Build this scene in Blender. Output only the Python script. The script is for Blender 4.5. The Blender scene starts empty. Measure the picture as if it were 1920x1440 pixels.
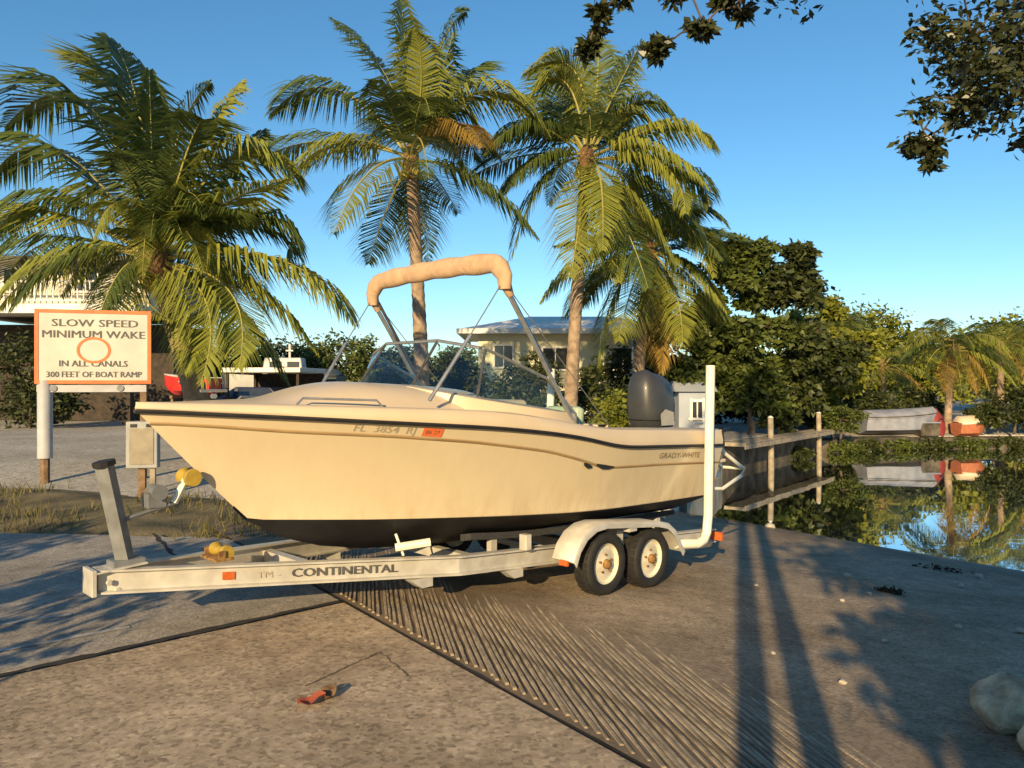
import bpy, math, random
import numpy as np
from mathutils import Vector, Matrix

random.seed(7)
RNG = np.random.default_rng(7)
R = math.radians
SC = bpy.context.scene
COL = SC.collection
PI = math.pi

# ------------------------------------------------------------------ camera
cam_d = bpy.data.cameras.new('camera')
cam_d.lens = 36 * 1445 / 1920
cam_d.sensor_width = 36
cam_d.clip_end = 2000
cam = bpy.data.objects.new('camera', cam_d)
cam.location = (0, 0, 1.75)
cam.rotation_euler = (R(90), 0, 0)
COL.objects.link(cam)
SC.camera = cam

# ------------------------------------------------------------------ sky, sun, exposure
SUN_EL, SUN_AZ = 18.0, 16.15          # low evening sun behind and left of the camera
w = bpy.data.worlds.new('World'); SC.world = w; w.use_nodes = True
nt = w.node_tree
sky = nt.nodes.new('ShaderNodeTexSky'); sky.sky_type = 'NISHITA'; sky.sun_disc = False
sky.sun_elevation = R(SUN_EL); sky.sun_rotation = R(180 + SUN_AZ)
sky.air_density = 1.0; sky.dust_density = 0.12; sky.ozone_density = 4.0
bg = nt.nodes['Background']; bg.inputs[1].default_value = 0.104
hsv = nt.nodes.new('ShaderNodeHueSaturation'); hsv.inputs['Saturation'].default_value = 1.12; hsv.inputs['Hue'].default_value = 0.49
nt.links.new(sky.outputs[0], hsv.inputs['Color']); nt.links.new(hsv.outputs[0], bg.inputs[0])
sd = bpy.data.lights.new('sun', 'SUN'); sd.energy = 5.0; sd.angle = R(0.5); sd.color = (1.0, 0.74, 0.39)
so = bpy.data.objects.new('sun', sd); COL.objects.link(so)
ldir = Vector((math.sin(R(SUN_AZ)) * math.cos(R(SUN_EL)), math.cos(R(SUN_AZ)) * math.cos(R(SUN_EL)), -math.sin(R(SUN_EL))))
so.rotation_euler = ldir.to_track_quat('-Z', 'Y').to_euler(); so.location = (-8, -30, 12)
vs = SC.view_settings
vs.view_transform = 'Standard'; vs.look = 'None'; vs.gamma = 1; vs.use_curve_mapping = False
vs.exposure = 0.65
SC.cycles.use_denoising = True
SC.cycles.max_bounces = 8; SC.cycles.transparent_max_bounces = 12
SC.render.filter_size = 2.2

# ------------------------------------------------------------------ materials
def new_mat(name):
    m = bpy.data.materials.new(name); m.use_nodes = True
    return m, m.node_tree, m.node_tree.nodes['Principled BSDF']

def surf(name, c, c2=None, scale=6.0, rough=0.6, bump=0.0, bscale=40.0, metal=0.0, spec=0.4, detail=6.0, sharp=(0.35, 0.65), coat=0.0):
    m, t, p = new_mat(name)
    p.inputs['Roughness'].default_value = rough; p.inputs['Metallic'].default_value = metal
    p.inputs['Specular IOR Level'].default_value = spec
    p.inputs['Coat Weight'].default_value = coat
    p.inputs['Coat Roughness'].default_value = 0.08
    tc = t.nodes.new('ShaderNodeTexCoord')
    if c2 is None: c2 = tuple(x * 0.86 for x in c)
    n = t.nodes.new('ShaderNodeTexNoise'); n.inputs['Scale'].default_value = scale; n.inputs['Detail'].default_value = detail
    t.links.new(tc.outputs['Object'], n.inputs['Vector'])
    r = t.nodes.new('ShaderNodeValToRGB')
    r.color_ramp.elements[0].position = sharp[0]; r.color_ramp.elements[1].position = sharp[1]
    r.color_ramp.elements[0].color = (*c2, 1); r.color_ramp.elements[1].color = (*c, 1)
    t.links.new(n.outputs['Fac'], r.inputs[0]); t.links.new(r.outputs[0], p.inputs['Base Color'])
    if bump:
        b = t.nodes.new('ShaderNodeTexNoise'); b.inputs['Scale'].default_value = bscale; b.inputs['Detail'].default_value = 4
        t.links.new(tc.outputs['Object'], b.inputs['Vector'])
        k = t.nodes.new('ShaderNodeBump'); k.inputs['Strength'].default_value = bump; k.inputs['Distance'].default_value = 0.02
        t.links.new(b.outputs['Fac'], k.inputs['Height']); t.links.new(k.outputs[0], p.inputs['Normal'])
    return m

def leaf_mat(name, c, c2, trans=0.25, rough=0.55, spec=0.3):
    m, t, p = new_mat(name)
    p.inputs['Roughness'].default_value = rough; p.inputs['Specular IOR Level'].default_value = spec
    g = t.nodes.new('ShaderNodeNewGeometry')
    tc = t.nodes.new('ShaderNodeTexCoord')
    n = t.nodes.new('ShaderNodeTexNoise'); n.inputs['Scale'].default_value = 0.9
    t.links.new(tc.outputs['Object'], n.inputs['Vector'])
    a = t.nodes.new('ShaderNodeMath'); a.operation = 'ADD'
    t.links.new(g.outputs['Random Per Island'], a.inputs[0]); t.links.new(n.outputs['Fac'], a.inputs[1])
    h = t.nodes.new('ShaderNodeMath'); h.operation = 'MULTIPLY'; h.inputs[1].default_value = 0.5
    t.links.new(a.outputs[0], h.inputs[0])
    r = t.nodes.new('ShaderNodeValToRGB')
    r.color_ramp.elements[0].position = 0.25; r.color_ramp.elements[1].position = 0.75
    r.color_ramp.elements[0].color = (*c2, 1); r.color_ramp.elements[1].color = (*c, 1)
    t.links.new(h.outputs[0], r.inputs[0]); t.links.new(r.outputs[0], p.inputs['Base Color'])
    tr = t.nodes.new('ShaderNodeBsdfTranslucent'); t.links.new(r.outputs[0], tr.inputs[0])
    mx = t.nodes.new('ShaderNodeMixShader'); mx.inputs[0].default_value = trans
    t.links.new(p.outputs[0], mx.inputs[1]); t.links.new(tr.outputs[0], mx.inputs[2])
    t.links.new(mx.outputs[0], t.nodes['Material Output'].inputs[0])
    return m

def aggregate_mat(name, base, light, dark, stain, cell=70.0, bump=0.6, big=0.7, rough=0.85):
    """worn concrete or asphalt: pebbles from voronoi cells, big stains, fine relief"""
    m, t, p = new_mat(name)
    p.inputs['Roughness'].default_value = rough; p.inputs['Specular IOR Level'].default_value = 0.25
    tc = t.nodes.new('ShaderNodeTexCoord')
    v = t.nodes.new('ShaderNodeTexVoronoi'); v.inputs['Scale'].default_value = cell
    n = t.nodes.new('ShaderNodeTexNoise'); n.inputs['Scale'].default_value = big; n.inputs['Detail'].default_value = 9; n.inputs['Roughness'].default_value = 0.62
    n2 = t.nodes.new('ShaderNodeTexNoise'); n2.inputs['Scale'].default_value = 5.5; n2.inputs['Detail'].default_value = 10; n2.inputs['Roughness'].default_value = 0.7
    for x in (v, n, n2): t.links.new(tc.outputs['Object'], x.inputs['Vector'])
    sep = t.nodes.new('ShaderNodeSeparateColor'); t.links.new(v.outputs['Color'], sep.inputs[0])
    r = t.nodes.new('ShaderNodeValToRGB'); e = r.color_ramp.elements
    e[0].color = (*dark, 1); e[1].color = (*light, 1); k = e.new(0.45); k.color = (*base, 1); k = e.new(0.8); k.color = (*base, 1)
    e[0].position = 0.02; 
    t.links.new(sep.outputs[0], r.inputs[0])
    rs = t.nodes.new('ShaderNodeValToRGB'); rs.color_ramp.elements[0].position = 0.36; rs.color_ramp.elements[1].position = 0.62
    rs.color_ramp.elements[0].color = (*stain, 1); rs.color_ramp.elements[1].color = (1, 1, 1, 1)
    t.links.new(n.outputs['Fac'], rs.inputs[0])
    r2 = t.nodes.new('ShaderNodeValToRGB'); r2.color_ramp.elements[0].position = 0.3; r2.color_ramp.elements[1].position = 0.7
    r2.color_ramp.elements[0].color = (0.72, 0.70, 0.67, 1); r2.color_ramp.elements[1].color = (1.25, 1.22, 1.18, 1)
    t.links.new(n2.outputs['Fac'], r2.inputs[0])
    m1 = t.nodes.new('ShaderNodeMix'); m1.data_type = 'RGBA'; m1.blend_type = 'MULTIPLY'; m1.inputs[0].default_value = 1
    t.links.new(r.outputs[0], m1.inputs[6]); t.links.new(rs.outputs[0], m1.inputs[7])
    m2 = t.nodes.new('ShaderNodeMix'); m2.data_type = 'RGBA'; m2.blend_type = 'MULTIPLY'; m2.inputs[0].default_value = 1
    t.links.new(m1.outputs[2], m2.inputs[6]); t.links.new(r2.outputs[0], m2.inputs[7])
    t.links.new(m2.outputs[2], p.inputs['Base Color'])
    ad = t.nodes.new('ShaderNodeMath'); ad.operation = 'MULTIPLY_ADD'; ad.inputs[1].default_value = 1.6
    t.links.new(n2.outputs['Fac'], ad.inputs[0]); t.links.new(sep.outputs[1], ad.inputs[2])
    b = t.nodes.new('ShaderNodeBump'); b.inputs['Strength'].default_value = bump; b.inputs['Distance'].default_value = 0.012
    t.links.new(ad.outputs[0], b.inputs['Height']); t.links.new(b.outputs[0], p.inputs['Normal'])
    return m

M = {}
M['gravel'] = aggregate_mat('gravel', (.46, .44, .40), (.62, .60, .55), (.24, .23, .21), (.75, .73, .70), cell=38, big=0.35)
M['asphalt'] = aggregate_mat('asphalt', (.38, .345, .30), (.48, .44, .39), (.22, .20, .175), (.68, .68, .68), cell=75, big=0.8, bump=0.25)
M['apron'] = aggregate_mat('apron concrete', (.44, .355, .26), (.54, .45, .34), (.27, .215, .155), (.64, .62, .60), cell=38, big=0.9, bump=0.45)
def ramp_mat(*a, **k):
    m = aggregate_mat(*a, **k); t = m.node_tree; p = t.nodes['Principled BSDF']
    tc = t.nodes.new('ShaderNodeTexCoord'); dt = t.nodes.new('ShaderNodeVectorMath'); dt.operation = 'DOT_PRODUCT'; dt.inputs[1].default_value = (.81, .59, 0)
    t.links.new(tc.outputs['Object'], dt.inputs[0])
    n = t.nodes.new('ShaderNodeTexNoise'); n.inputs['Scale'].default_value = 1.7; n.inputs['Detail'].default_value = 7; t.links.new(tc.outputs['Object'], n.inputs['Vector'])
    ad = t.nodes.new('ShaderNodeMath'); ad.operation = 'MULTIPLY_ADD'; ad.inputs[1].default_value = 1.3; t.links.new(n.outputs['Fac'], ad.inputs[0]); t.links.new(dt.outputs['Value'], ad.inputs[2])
    src = p.inputs['Base Color'].links[0].from_socket
    # deep shade between the top ridges painted as dark colour; wet, weedy margin at the water line
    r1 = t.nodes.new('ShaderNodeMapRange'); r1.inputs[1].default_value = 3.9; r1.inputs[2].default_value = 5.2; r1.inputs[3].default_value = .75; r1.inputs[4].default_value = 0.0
    r2 = t.nodes.new('ShaderNodeMapRange'); r2.inputs[1].default_value = 11.9; r2.inputs[2].default_value = 13.0; r2.inputs[3].default_value = 0.0; r2.inputs[4].default_value = .85
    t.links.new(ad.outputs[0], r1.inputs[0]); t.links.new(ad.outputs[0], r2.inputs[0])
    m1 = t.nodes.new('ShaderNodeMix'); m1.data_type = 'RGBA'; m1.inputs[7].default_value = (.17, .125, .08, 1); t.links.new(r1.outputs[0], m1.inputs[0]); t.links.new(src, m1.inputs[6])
    m2 = t.nodes.new('ShaderNodeMix'); m2.data_type = 'RGBA'; m2.inputs[7].default_value = (.06, .05, .035, 1); t.links.new(r2.outputs[0], m2.inputs[0]); t.links.new(m1.outputs[2], m2.inputs[6])
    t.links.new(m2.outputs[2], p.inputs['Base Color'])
    rg = t.nodes.new('ShaderNodeMapRange'); rg.inputs[1].default_value = 12.2; rg.inputs[2].default_value = 13.0; rg.inputs[3].default_value = .88; rg.inputs[4].default_value = .3; t.links.new(ad.outputs[0], rg.inputs[0]); t.links.new(rg.outputs[0], p.inputs['Roughness'])
    return m
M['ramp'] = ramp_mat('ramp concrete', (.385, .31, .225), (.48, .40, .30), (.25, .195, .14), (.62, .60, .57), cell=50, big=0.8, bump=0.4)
M['ridge'] = surf('ridge concrete', (.42, .345, .25), (.19, .15, .105), 6, 0.9, 0.5, 60)
M['soil'] = surf('dark soil', (.06, .045, .03), (.03, .022, .015), 8, 0.95, 0.6, 30)
M['verge'] = surf('verge soil', (.19, .15, .075), (.055, .05, .028), 1.6, 0.95, 0.7, 25)
M['seam'] = surf('tarry seam', (.035, .03, .026), (.02, .018, .016), 10, 0.9)
M['sunstreak'] = surf('painted sun streak', (.46, .45, .42), (.22, .22, .22), 9, 0.8)
def gelcoat(name, c, grime, zlo, zhi):
    m, t, p = new_mat(name)
    p.inputs['Roughness'].default_value = 0.3; p.inputs['Coat Weight'].default_value = 0.55; p.inputs['Coat Roughness'].default_value = 0.1
    tc = t.nodes.new('ShaderNodeTexCoord')
    mp = t.nodes.new('ShaderNodeMapping'); mp.inputs['Scale'].default_value = (5.0, 5.0, .55); t.links.new(tc.outputs['Object'], mp.inputs[0])
    n = t.nodes.new('ShaderNodeTexNoise'); n.inputs['Scale'].default_value = 1.6; n.inputs['Detail'].default_value = 8; n.inputs['Roughness'].default_value = .65
    t.links.new(mp.outputs[0], n.inputs['Vector'])
    n2 = t.nodes.new('ShaderNodeTexNoise'); n2.inputs['Scale'].default_value = 0.9; n2.inputs['Detail'].default_value = 5; t.links.new(tc.outputs['Object'], n2.inputs['Vector'])
    sp = t.nodes.new('ShaderNodeSeparateXYZ'); t.links.new(tc.outputs['Object'], sp.inputs[0])
    mr = t.nodes.new('ShaderNodeMapRange'); mr.inputs[1].default_value = zlo; mr.inputs[2].default_value = zhi; mr.inputs[3].default_value = .62; mr.inputs[4].default_value = .12
    t.links.new(sp.outputs['Z'], mr.inputs[0])
    r = t.nodes.new('ShaderNodeMapRange'); r.inputs[1].default_value = .42; r.inputs[2].default_value = .78; t.links.new(n.outputs['Fac'], r.inputs[0])
    mu = t.nodes.new('ShaderNodeMath'); mu.operation = 'MULTIPLY'; t.links.new(r.outputs[0], mu.inputs[0]); t.links.new(mr.outputs[0], mu.inputs[1])
    m0 = t.nodes.new('ShaderNodeMix'); m0.data_type = 'RGBA'; m0.inputs[6].default_value = (*[x * .93 for x in c], 1); m0.inputs[7].default_value = (*[x * 1.04 for x in c], 1); t.links.new(n2.outputs['Fac'], m0.inputs[0])
    m1 = t.nodes.new('ShaderNodeMix'); m1.data_type = 'RGBA'; m1.inputs[7].default_value = (*grime, 1)
    t.links.new(mu.outputs[0], m1.inputs[0]); t.links.new(m0.outputs[2], m1.inputs[6]); t.links.new(m1.outputs[2], p.inputs['Base Color'])
    return m
M['hull'] = gelcoat('cream gelcoat', (.635, .53, .355), (.36, .24, .12), .5, .95)
M['deck'] = surf('pale gelcoat', (.62, .50, .35), (.56, .45, .31), 2.0, 0.35, coat=0.15)
M['bottom'] = surf('black bottom paint', (.020, .020, .024), (.010, .010, .012), 5, 0.55)
M['rubber'] = surf('black rubber', (.018, .017, .016), (.010, .010, .010), 12, 0.6)
M['tyre'] = surf('tyre rubber', (.022, .021, .020), (.014, .013, .013), 9, 0.75, 0.2, 60)
M['stripe'] = surf('grey brown stripe', (.36, .25, .12), (.30, .20, .10), 4, 0.5)
M['galv'] = surf('galvanised aluminium', (.64, .61, .54), (.50, .47, .41), 7, 0.5, 0.05, 40, metal=0.3)
M['postmetal'] = surf('dull steel', (.22, .23, .24), (.15, .155, .16), 9, 0.6, metal=0.3)
M['white'] = surf('white pvc', (.82, .80, .68), (.72, .69, .56), 5, 0.35)
M['rim'] = surf('cream wheel rim', (.66, .62, .50), (.52, .47, .36), 12, 0.5)
M['rust'] = surf('rusty hub', (.34, .20, .07), (.14, .06, .02), 22, 0.8)
M['canvas'] = surf('tan canvas', (.50, .33, .20), (.41, .265, .155), 12, 0.85, 0.25, 22)
M['alu'] = surf('anodised tube', (.42, .42, .40), (.32, .32, .31), 15, 0.35, metal=0.7)
M['darkalu'] = surf('dark window frame', (.10, .10, .10), (.06, .06, .06), 15, 0.4, metal=0.4)
M['strap'] = surf('grey webbing', (.16, .17, .17), (.11, .11, .11), 30, 0.8)
M['cowl'] = surf('charcoal cowl', (.050, .052, .056), (.036, .038, .042), 4, 0.42, coat=0.05)
M['cowl2'] = surf('silver cowl panel', (.40, .38, .33), (.34, .32, .28), 8, 0.4)
M['yellow'] = surf('yellow polyurethane', (.42, .29, .04), (.30, .20, .03), 14, 0.5)
M['amber'] = surf('amber reflector', (.55, .13, .03), (.42, .09, .02), 20, 0.3)
M['orange'] = surf('orange vinyl', (.75, .17, .05), (.65, .13, .04), 10, 0.5)
M['navy'] = surf('lettering', (.10, .095, .09), (.06, .06, .055), 10, 0.6)
M['greylet'] = surf('grey lettering', (.42, .36, .27), (.34, .29, .22), 10, 0.6)
M['brownlet'] = surf('brown lettering', (.20, .15, .085), (.16, .12, .07), 10, 0.6)
M['crack'] = surf('dusty crack', (.14, .11, .08), (.08, .06, .045), 10, 0.9)
M['vinyl'] = surf('pale green vinyl', (.40, .48, .34), (.34, .42, .30), 6, 0.5)
M['carpet'] = surf('bunk carpet', (.05, .05, .055), (.03, .03, .032), 40, 0.95)
M['wood'] = surf('weathered wood', (.24, .155, .09), (.13, .08, .045), 9, 0.85, 0.4, 30)
M['greywood'] = surf('grey weathered timber', (.36, .30, .22), (.20, .165, .12), 6, 0.85, 0.4, 25)
M['concrete'] = surf('pale seawall concrete', (.50, .43, .32), (.30, .25, .18), 1.5, 0.9, 0.4, 12)
M['greyconc'] = surf('grey concrete', (.12, .10, .075), (.035, .03, .022), 2.6, 0.9, 0.4, 12)
M['signwhite'] = surf('sign face', (.54, .51, .43), (.45, .43, .37), 2.5, 0.45)
M['signorange'] = surf('sign orange', (.72, .17, .045), (.62, .13, .035), 5, 0.5)
M['sleeve'] = surf('white post sleeve', (.46, .46, .47), (.36, .36, .37), 4, 0.5)
M['galvbox'] = surf('grey painted steel', (.34, .34, .33), (.26, .26, .25), 5, 0.6)
M['boxdoor'] = surf('faded box door', (.30, .26, .19), (.22, .19, .14), 6, 0.7)
M['dullorange'] = surf('shade darkened orange', (.42, .14, .06), (.30, .10, .05), 6, 0.7)  # orange darkened to carry the dappled shade of the far bank
M['dullred'] = surf('shade darkened red', (.22, .03, .03), (.16, .022, .022), 6, 0.6)  # red darkened the same way, shade put into the colour
M['bark'] = surf('palm bark', (.34, .25, .17), (.17, .12, .08), 5, 0.9, 0.8, 9)
M['barkdark'] = surf('dark bark', (.12, .09, .065), (.05, .04, .03), 6, 0.9, 0.6, 15)
M['fibre'] = surf('palm fibre', (.24, .13, .06), (.10, .055, .025), 14, 0.95, 0.6, 20)
M['petiole'] = leaf_mat('palm rib', (.34, .30, .08), (.26, .24, .07), 0.05)
M['coconut'] = surf('coconut husk', (.36, .27, .06), (.22, .20, .05), 6, 0.6)
M['frond_g'] = leaf_mat('palm frond green', (.125, .165, .036), (.065, .092, .024), 0.3, 0.45, 0.4)
M['frond_y'] = leaf_mat('palm frond yellow green', (.300, .310, .050), (.180, .200, .036), 0.33, 0.45, 0.4)
M['frond_o'] = leaf_mat('palm frond drying', (.36, .24, .05), (.25, .16, .04), 0.3, 0.6)
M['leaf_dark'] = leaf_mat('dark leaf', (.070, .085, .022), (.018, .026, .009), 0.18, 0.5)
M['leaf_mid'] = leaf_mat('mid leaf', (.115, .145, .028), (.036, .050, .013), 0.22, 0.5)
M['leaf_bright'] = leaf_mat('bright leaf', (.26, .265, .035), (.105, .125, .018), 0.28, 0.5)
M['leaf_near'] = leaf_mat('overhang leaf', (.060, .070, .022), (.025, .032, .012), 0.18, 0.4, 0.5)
M['grassblade'] = leaf_mat('dry grass', (.20, .16, .05), (.07, .075, .022), 0.25, 0.7)
M['cream'] = surf('cream stucco', (.70, .66, .46), (.62, .58, .40), 1.2, 0.9, 0.1, 30)
M['palewall'] = surf('pale siding', (.60, .56, .44), (.52, .48, .38), 1.0, 0.85)
M['roofwhite'] = surf('white metal roof', (.78, .72, .62), (.68, .62, .52), 0.8, 0.5)
M['trim'] = surf('white trim', (.76, .74, .68), (.68, .66, .60), 2, 0.6)
M['windowdark'] = surf('dark window glass', (.035, .04, .045), (.02, .025, .03), 2, 0.08, spec=0.6)
M['bluewall'] = surf('blue white siding', (.34, .37, .42), (.28, .31, .36), 1.5, 0.8)
M['darkwood'] = surf('dark stained wood', (.06, .045, .035), (.03, .025, .02), 6, 0.9)
M['red'] = surf('red gelcoat', (.55, .035, .03), (.45, .03, .025), 2, 0.35, coat=0.2)
M['carblue'] = surf('dark blue paint', (.02, .03, .075), (.015, .022, .06), 2, 0.3, coat=0.5)
M['boatwhite'] = surf('white gelcoat', (.46, .46, .45), (.38, .38, .38), 1.5, 0.4)
M['tarp'] = surf('dark tarpaulin', (.06, .075, .085), (.04, .05, .06), 3, 0.6, 0.3, 8)
M['greytarp'] = surf('grey blue tarpaulin', (.27, .28, .33), (.18, .19, .23), 2.5, 0.7, 0.4, 6)
M['stone'] = surf('pale coral rock', (.66, .56, .38), (.30, .25, .17), 9, 0.9, 1.0, 26)
M['pebble'] = surf('pale pebble', (.55, .49, .40), (.36, .32, .26), 20, 0.85, 0.4, 60)
M['redleaf'] = leaf_mat('fallen red leaf', (.34, .085, .045), (.20, .06, .035), 0.15, 0.6)
M['brownleaf'] = leaf_mat('fallen brown leaf', (.20, .12, .06), (.11, .065, .035), 0.1, 0.7)
M['weed'] = surf('drifted seaweed', (.045, .035, .022), (.02, .016, .01), 20, 0.9, 0.8, 40)
# clear glass
m, t, p = new_mat('windshield glass')
tr = t.nodes.new('ShaderNodeBsdfTransparent'); tr.inputs[0].default_value = (.93, .96, .94, 1)
gl = t.nodes.new('ShaderNodeBsdfGlossy'); gl.inputs['Roughness'].default_value = 0.02; gl.inputs[0].default_value = (1, 1, 1, 1)
fr = t.nodes.new('ShaderNodeLayerWeight'); fr.inputs[0].default_value = 0.5
pw = t.nodes.new('ShaderNodeMath'); pw.operation = 'POWER'; pw.inputs[1].default_value = 4.0
ml = t.nodes.new('ShaderNodeMath'); ml.operation = 'MULTIPLY_ADD'; ml.inputs[1].default_value = 0.5; ml.inputs[2].default_value = 0.03
t.links.new(fr.outputs['Facing'], pw.inputs[0]); t.links.new(pw.outputs[0], ml.inputs[0])
mx = t.nodes.new('ShaderNodeMixShader')
t.links.new(ml.outputs[0], mx.inputs[0]); t.links.new(tr.outputs[0], mx.inputs[1]); t.links.new(gl.outputs[0], mx.inputs[2])
t.links.new(mx.outputs[0], t.nodes['Material Output'].inputs[0]); M['glass'] = m
# still canal water
m, t, p = new_mat('canal water')
p.inputs['Base Color'].default_value = (.012, .018, .012, 1); p.inputs['Roughness'].default_value = 0.25
tc = t.nodes.new('ShaderNodeTexCoord'); n = t.nodes.new('ShaderNodeTexNoise'); n.inputs['Scale'].default_value = 0.7; n.inputs['Detail'].default_value = 2
mp = t.nodes.new('ShaderNodeMapping'); mp.inputs['Scale'].default_value = (1, 1.8, 1)
t.links.new(tc.outputs['Object'], mp.inputs[0]); t.links.new(mp.outputs[0], n.inputs['Vector'])
b = t.nodes.new('ShaderNodeBump'); b.inputs['Strength'].default_value = 0.03; b.inputs['Distance'].default_value = 0.06
t.links.new(n.outputs['Fac'], b.inputs['Height'])
gl = t.nodes.new('ShaderNodeBsdfGlossy'); gl.inputs['Roughness'].default_value = 0.015; gl.inputs[0].default_value = (.93, .96, .97, 1)
t.links.new(b.outputs[0], gl.inputs['Normal'])
fr = t.nodes.new('ShaderNodeLayerWeight'); fr.inputs[0].default_value = 0.5
cr = t.nodes.new('ShaderNodeMapRange'); cr.inputs[1].default_value = 0.2; cr.inputs[2].default_value = 0.9; cr.inputs[3].default_value = 0.35; cr.inputs[4].default_value = 0.92
t.links.new(fr.outputs['Facing'], cr.inputs[0])
mx = t.nodes.new('ShaderNodeMixShader')
t.links.new(cr.outputs[0], mx.inputs[0]); t.links.new(p.outputs[0], mx.inputs[1]); t.links.new(gl.outputs[0], mx.inputs[2])
t.links.new(mx.outputs[0], t.nodes['Material Output'].inputs[0]); M['water'] = m

# ------------------------------------------------------------------ mesh helpers
class MB:
    def __init__(s): s.v = []; s.f = []
    def add(s, vs_, fs):
        o = len(s.v); s.v += [tuple(x) for x in vs_]; s.f += [tuple(i + o for i in f) for f in fs]; return s
    def box(s, c, size, rz=0.0, rx=0.0, ry=0.0, taper=1.0):
        hx, hy, hz = size[0] / 2, size[1] / 2, size[2] / 2
        mt = Matrix.Rotation(rz, 3, 'Z') @ Matrix.Rotation(ry, 3, 'Y') @ Matrix.Rotation(rx, 3, 'X')
        P = []
        for z in (-1, 1):
            k = taper if z > 0 else 1
            for x, y in ((-1, -1), (1, -1), (1, 1), (-1, 1)): P.append(Vector(c) + mt @ Vector((x * hx * k, y * hy * k, z * hz)))
        return s.add(P, [(3, 2, 1, 0), (4, 5, 6, 7), (0, 1, 5, 4), (1, 2, 6, 5), (2, 3, 7, 6), (3, 0, 4, 7)])
    def tube(s, pts, r, n=8, cap=True, flat=1.0):
        pts = [Vector(p) for p in pts]; k = len(pts)
        rs = r if isinstance(r, (list, tuple)) else [r] * k
        o = len(s.v); up = None
        for i, p in enumerate(pts):
            d = (pts[min(i + 1, k - 1)] - pts[max(i - 1, 0)]).normalized()
            if up is None: up = Vector((0, 0, 1)) if abs(d.z) < 0.9 else Vector((1, 0, 0))
            a = d.cross(up).normalized(); b_ = a.cross(d).normalized(); up = b_
            for j in range(n):
                th = 2 * PI * j / n
                s.v.append(tuple(p + a * math.cos(th) * rs[i] + b_ * math.sin(th) * rs[i] * flat))
        for i in range(k - 1):
            for j in range(n):
                j2 = (j + 1) % n
                s.f.append((o + i * n + j, o + i * n + j2, o + (i + 1) * n + j2, o + (i + 1) * n + j))
        if cap:
            s.f.append(tuple(o + j for j in range(n))[::-1]); s.f.append(tuple(o + (k - 1) * n + j for j in range(n)))
        return s
    def loft(s, rings, closed=True, cap=True):
        n = len(rings[0]); o = len(s.v)
        for r_ in rings: s.v += [tuple(p) for p in r_]
        for i in range(len(rings) - 1):
            for j in range(n if closed else n - 1):
                j2 = (j + 1) % n
                s.f.append((o + i * n + j, o + i * n + j2, o + (i + 1) * n + j2, o + (i + 1) * n + j))
        if cap:
            s.f.append(tuple(o + j for j in range(n))[::-1]); s.f.append(tuple(o + (len(rings) - 1) * n + j for j in range(n)))
        return s
    def lathe(s, prof, c, axis='y', n=20, cap=True):
        """prof: (radius, along) pairs about an axis through c"""
        rings = []
        for r_, a in prof:
            ring = []
            for j in range(n):
                th = 2 * PI * j / n; x, z = r_ * math.cos(th), r_ * math.sin(th)
                if axis == 'y': ring.append((c[0] + x, c[1] + a, c[2] + z))
                elif axis == 'z': ring.append((c[0] + x, c[1] + z, c[2] + a))
                else: ring.append((c[0] + a, c[1] + x, c[2] + z))
            rings.append(ring)
        return s.loft(rings, cap=cap)
    def grid(s, fn, nu, nv):
        o = len(s.v)
        for i in range(nu + 1):
            for j in range(nv + 1): s.v.append(tuple(fn(i / nu, j / nv)))
        for i in range(nu):
            for j in range(nv):
                a = o + i * (nv + 1) + j; s.f.append((a, a + nv + 1, a + nv + 2, a + 1))
        return s

def link(name, me, mat=None, parent=None, smooth=False, bevel=0.0, fixn=True):
    if mat is not None and len(me.materials) == 0: me.materials.append(mat)
    o = bpy.data.objects.new(name, me); COL.objects.link(o)
    if parent is not None: o.parent = parent
    if smooth:
        me.polygons.foreach_set('use_smooth', [True] * len(me.polygons))
    if bevel:
        b_ = o.modifiers.new('bevel', 'BEVEL'); b_.width = bevel; b_.segments = 2; b_.limit_method = 'ANGLE'
    return o

def obj(name, mb, mat, parent=None, smooth=False, bevel=0.0):
    me = bpy.data.meshes.new(name); me.from_pydata(mb.v, [], mb.f)
    import bmesh
    bm = bmesh.new(); bm.from_mesh(me); bmesh.ops.recalc_face_normals(bm, faces=bm.faces); bm.to_mesh(me); bm.free()
    if smooth:
        me.polygons.foreach_set('use_smooth', [True] * len(me.polygons))
        try: me.set_sharp_from_angle(angle=R(50))
        except Exception: pass
    o = link(name, me, mat, parent, False, bevel)
    return o

def quads(name, V, mat, parent=None):
    """V: (n,4,3) array of separate quads"""
    n = len(V); me = bpy.data.meshes.new(name)
    me.vertices.add(n * 4); me.vertices.foreach_set('co', V.astype(np.float32).ravel())
    me.loops.add(n * 4); me.loops.foreach_set('vertex_index', np.arange(n * 4, dtype=np.int32))
    me.polygons.add(n); me.polygons.foreach_set('loop_start', np.arange(0, n * 4, 4, dtype=np.int32))
    try: me.polygons.foreach_set('loop_total', np.full(n, 4, dtype=np.int32))
    except Exception: pass
    me.update(calc_edges=True); me.validate()
    return link(name, me, mat, parent)

def tag(o, label, cat, group=None):
    o['label'] = label; o['category'] = cat
    if group: o['group'] = group
    return o
def thing(name, label, cat, loc=(0, 0, 0), rz=0.0, group=None):
    o = bpy.data.objects.new(name, None); COL.objects.link(o); o.empty_display_size = 0.2
    o.location = loc; o.rotation_euler = (0, 0, rz)
    return tag(o, label, cat, group)
def struct(o): o['kind'] = 'structure'; return o
def stuff(o): o['kind'] = 'stuff'; return o

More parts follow.
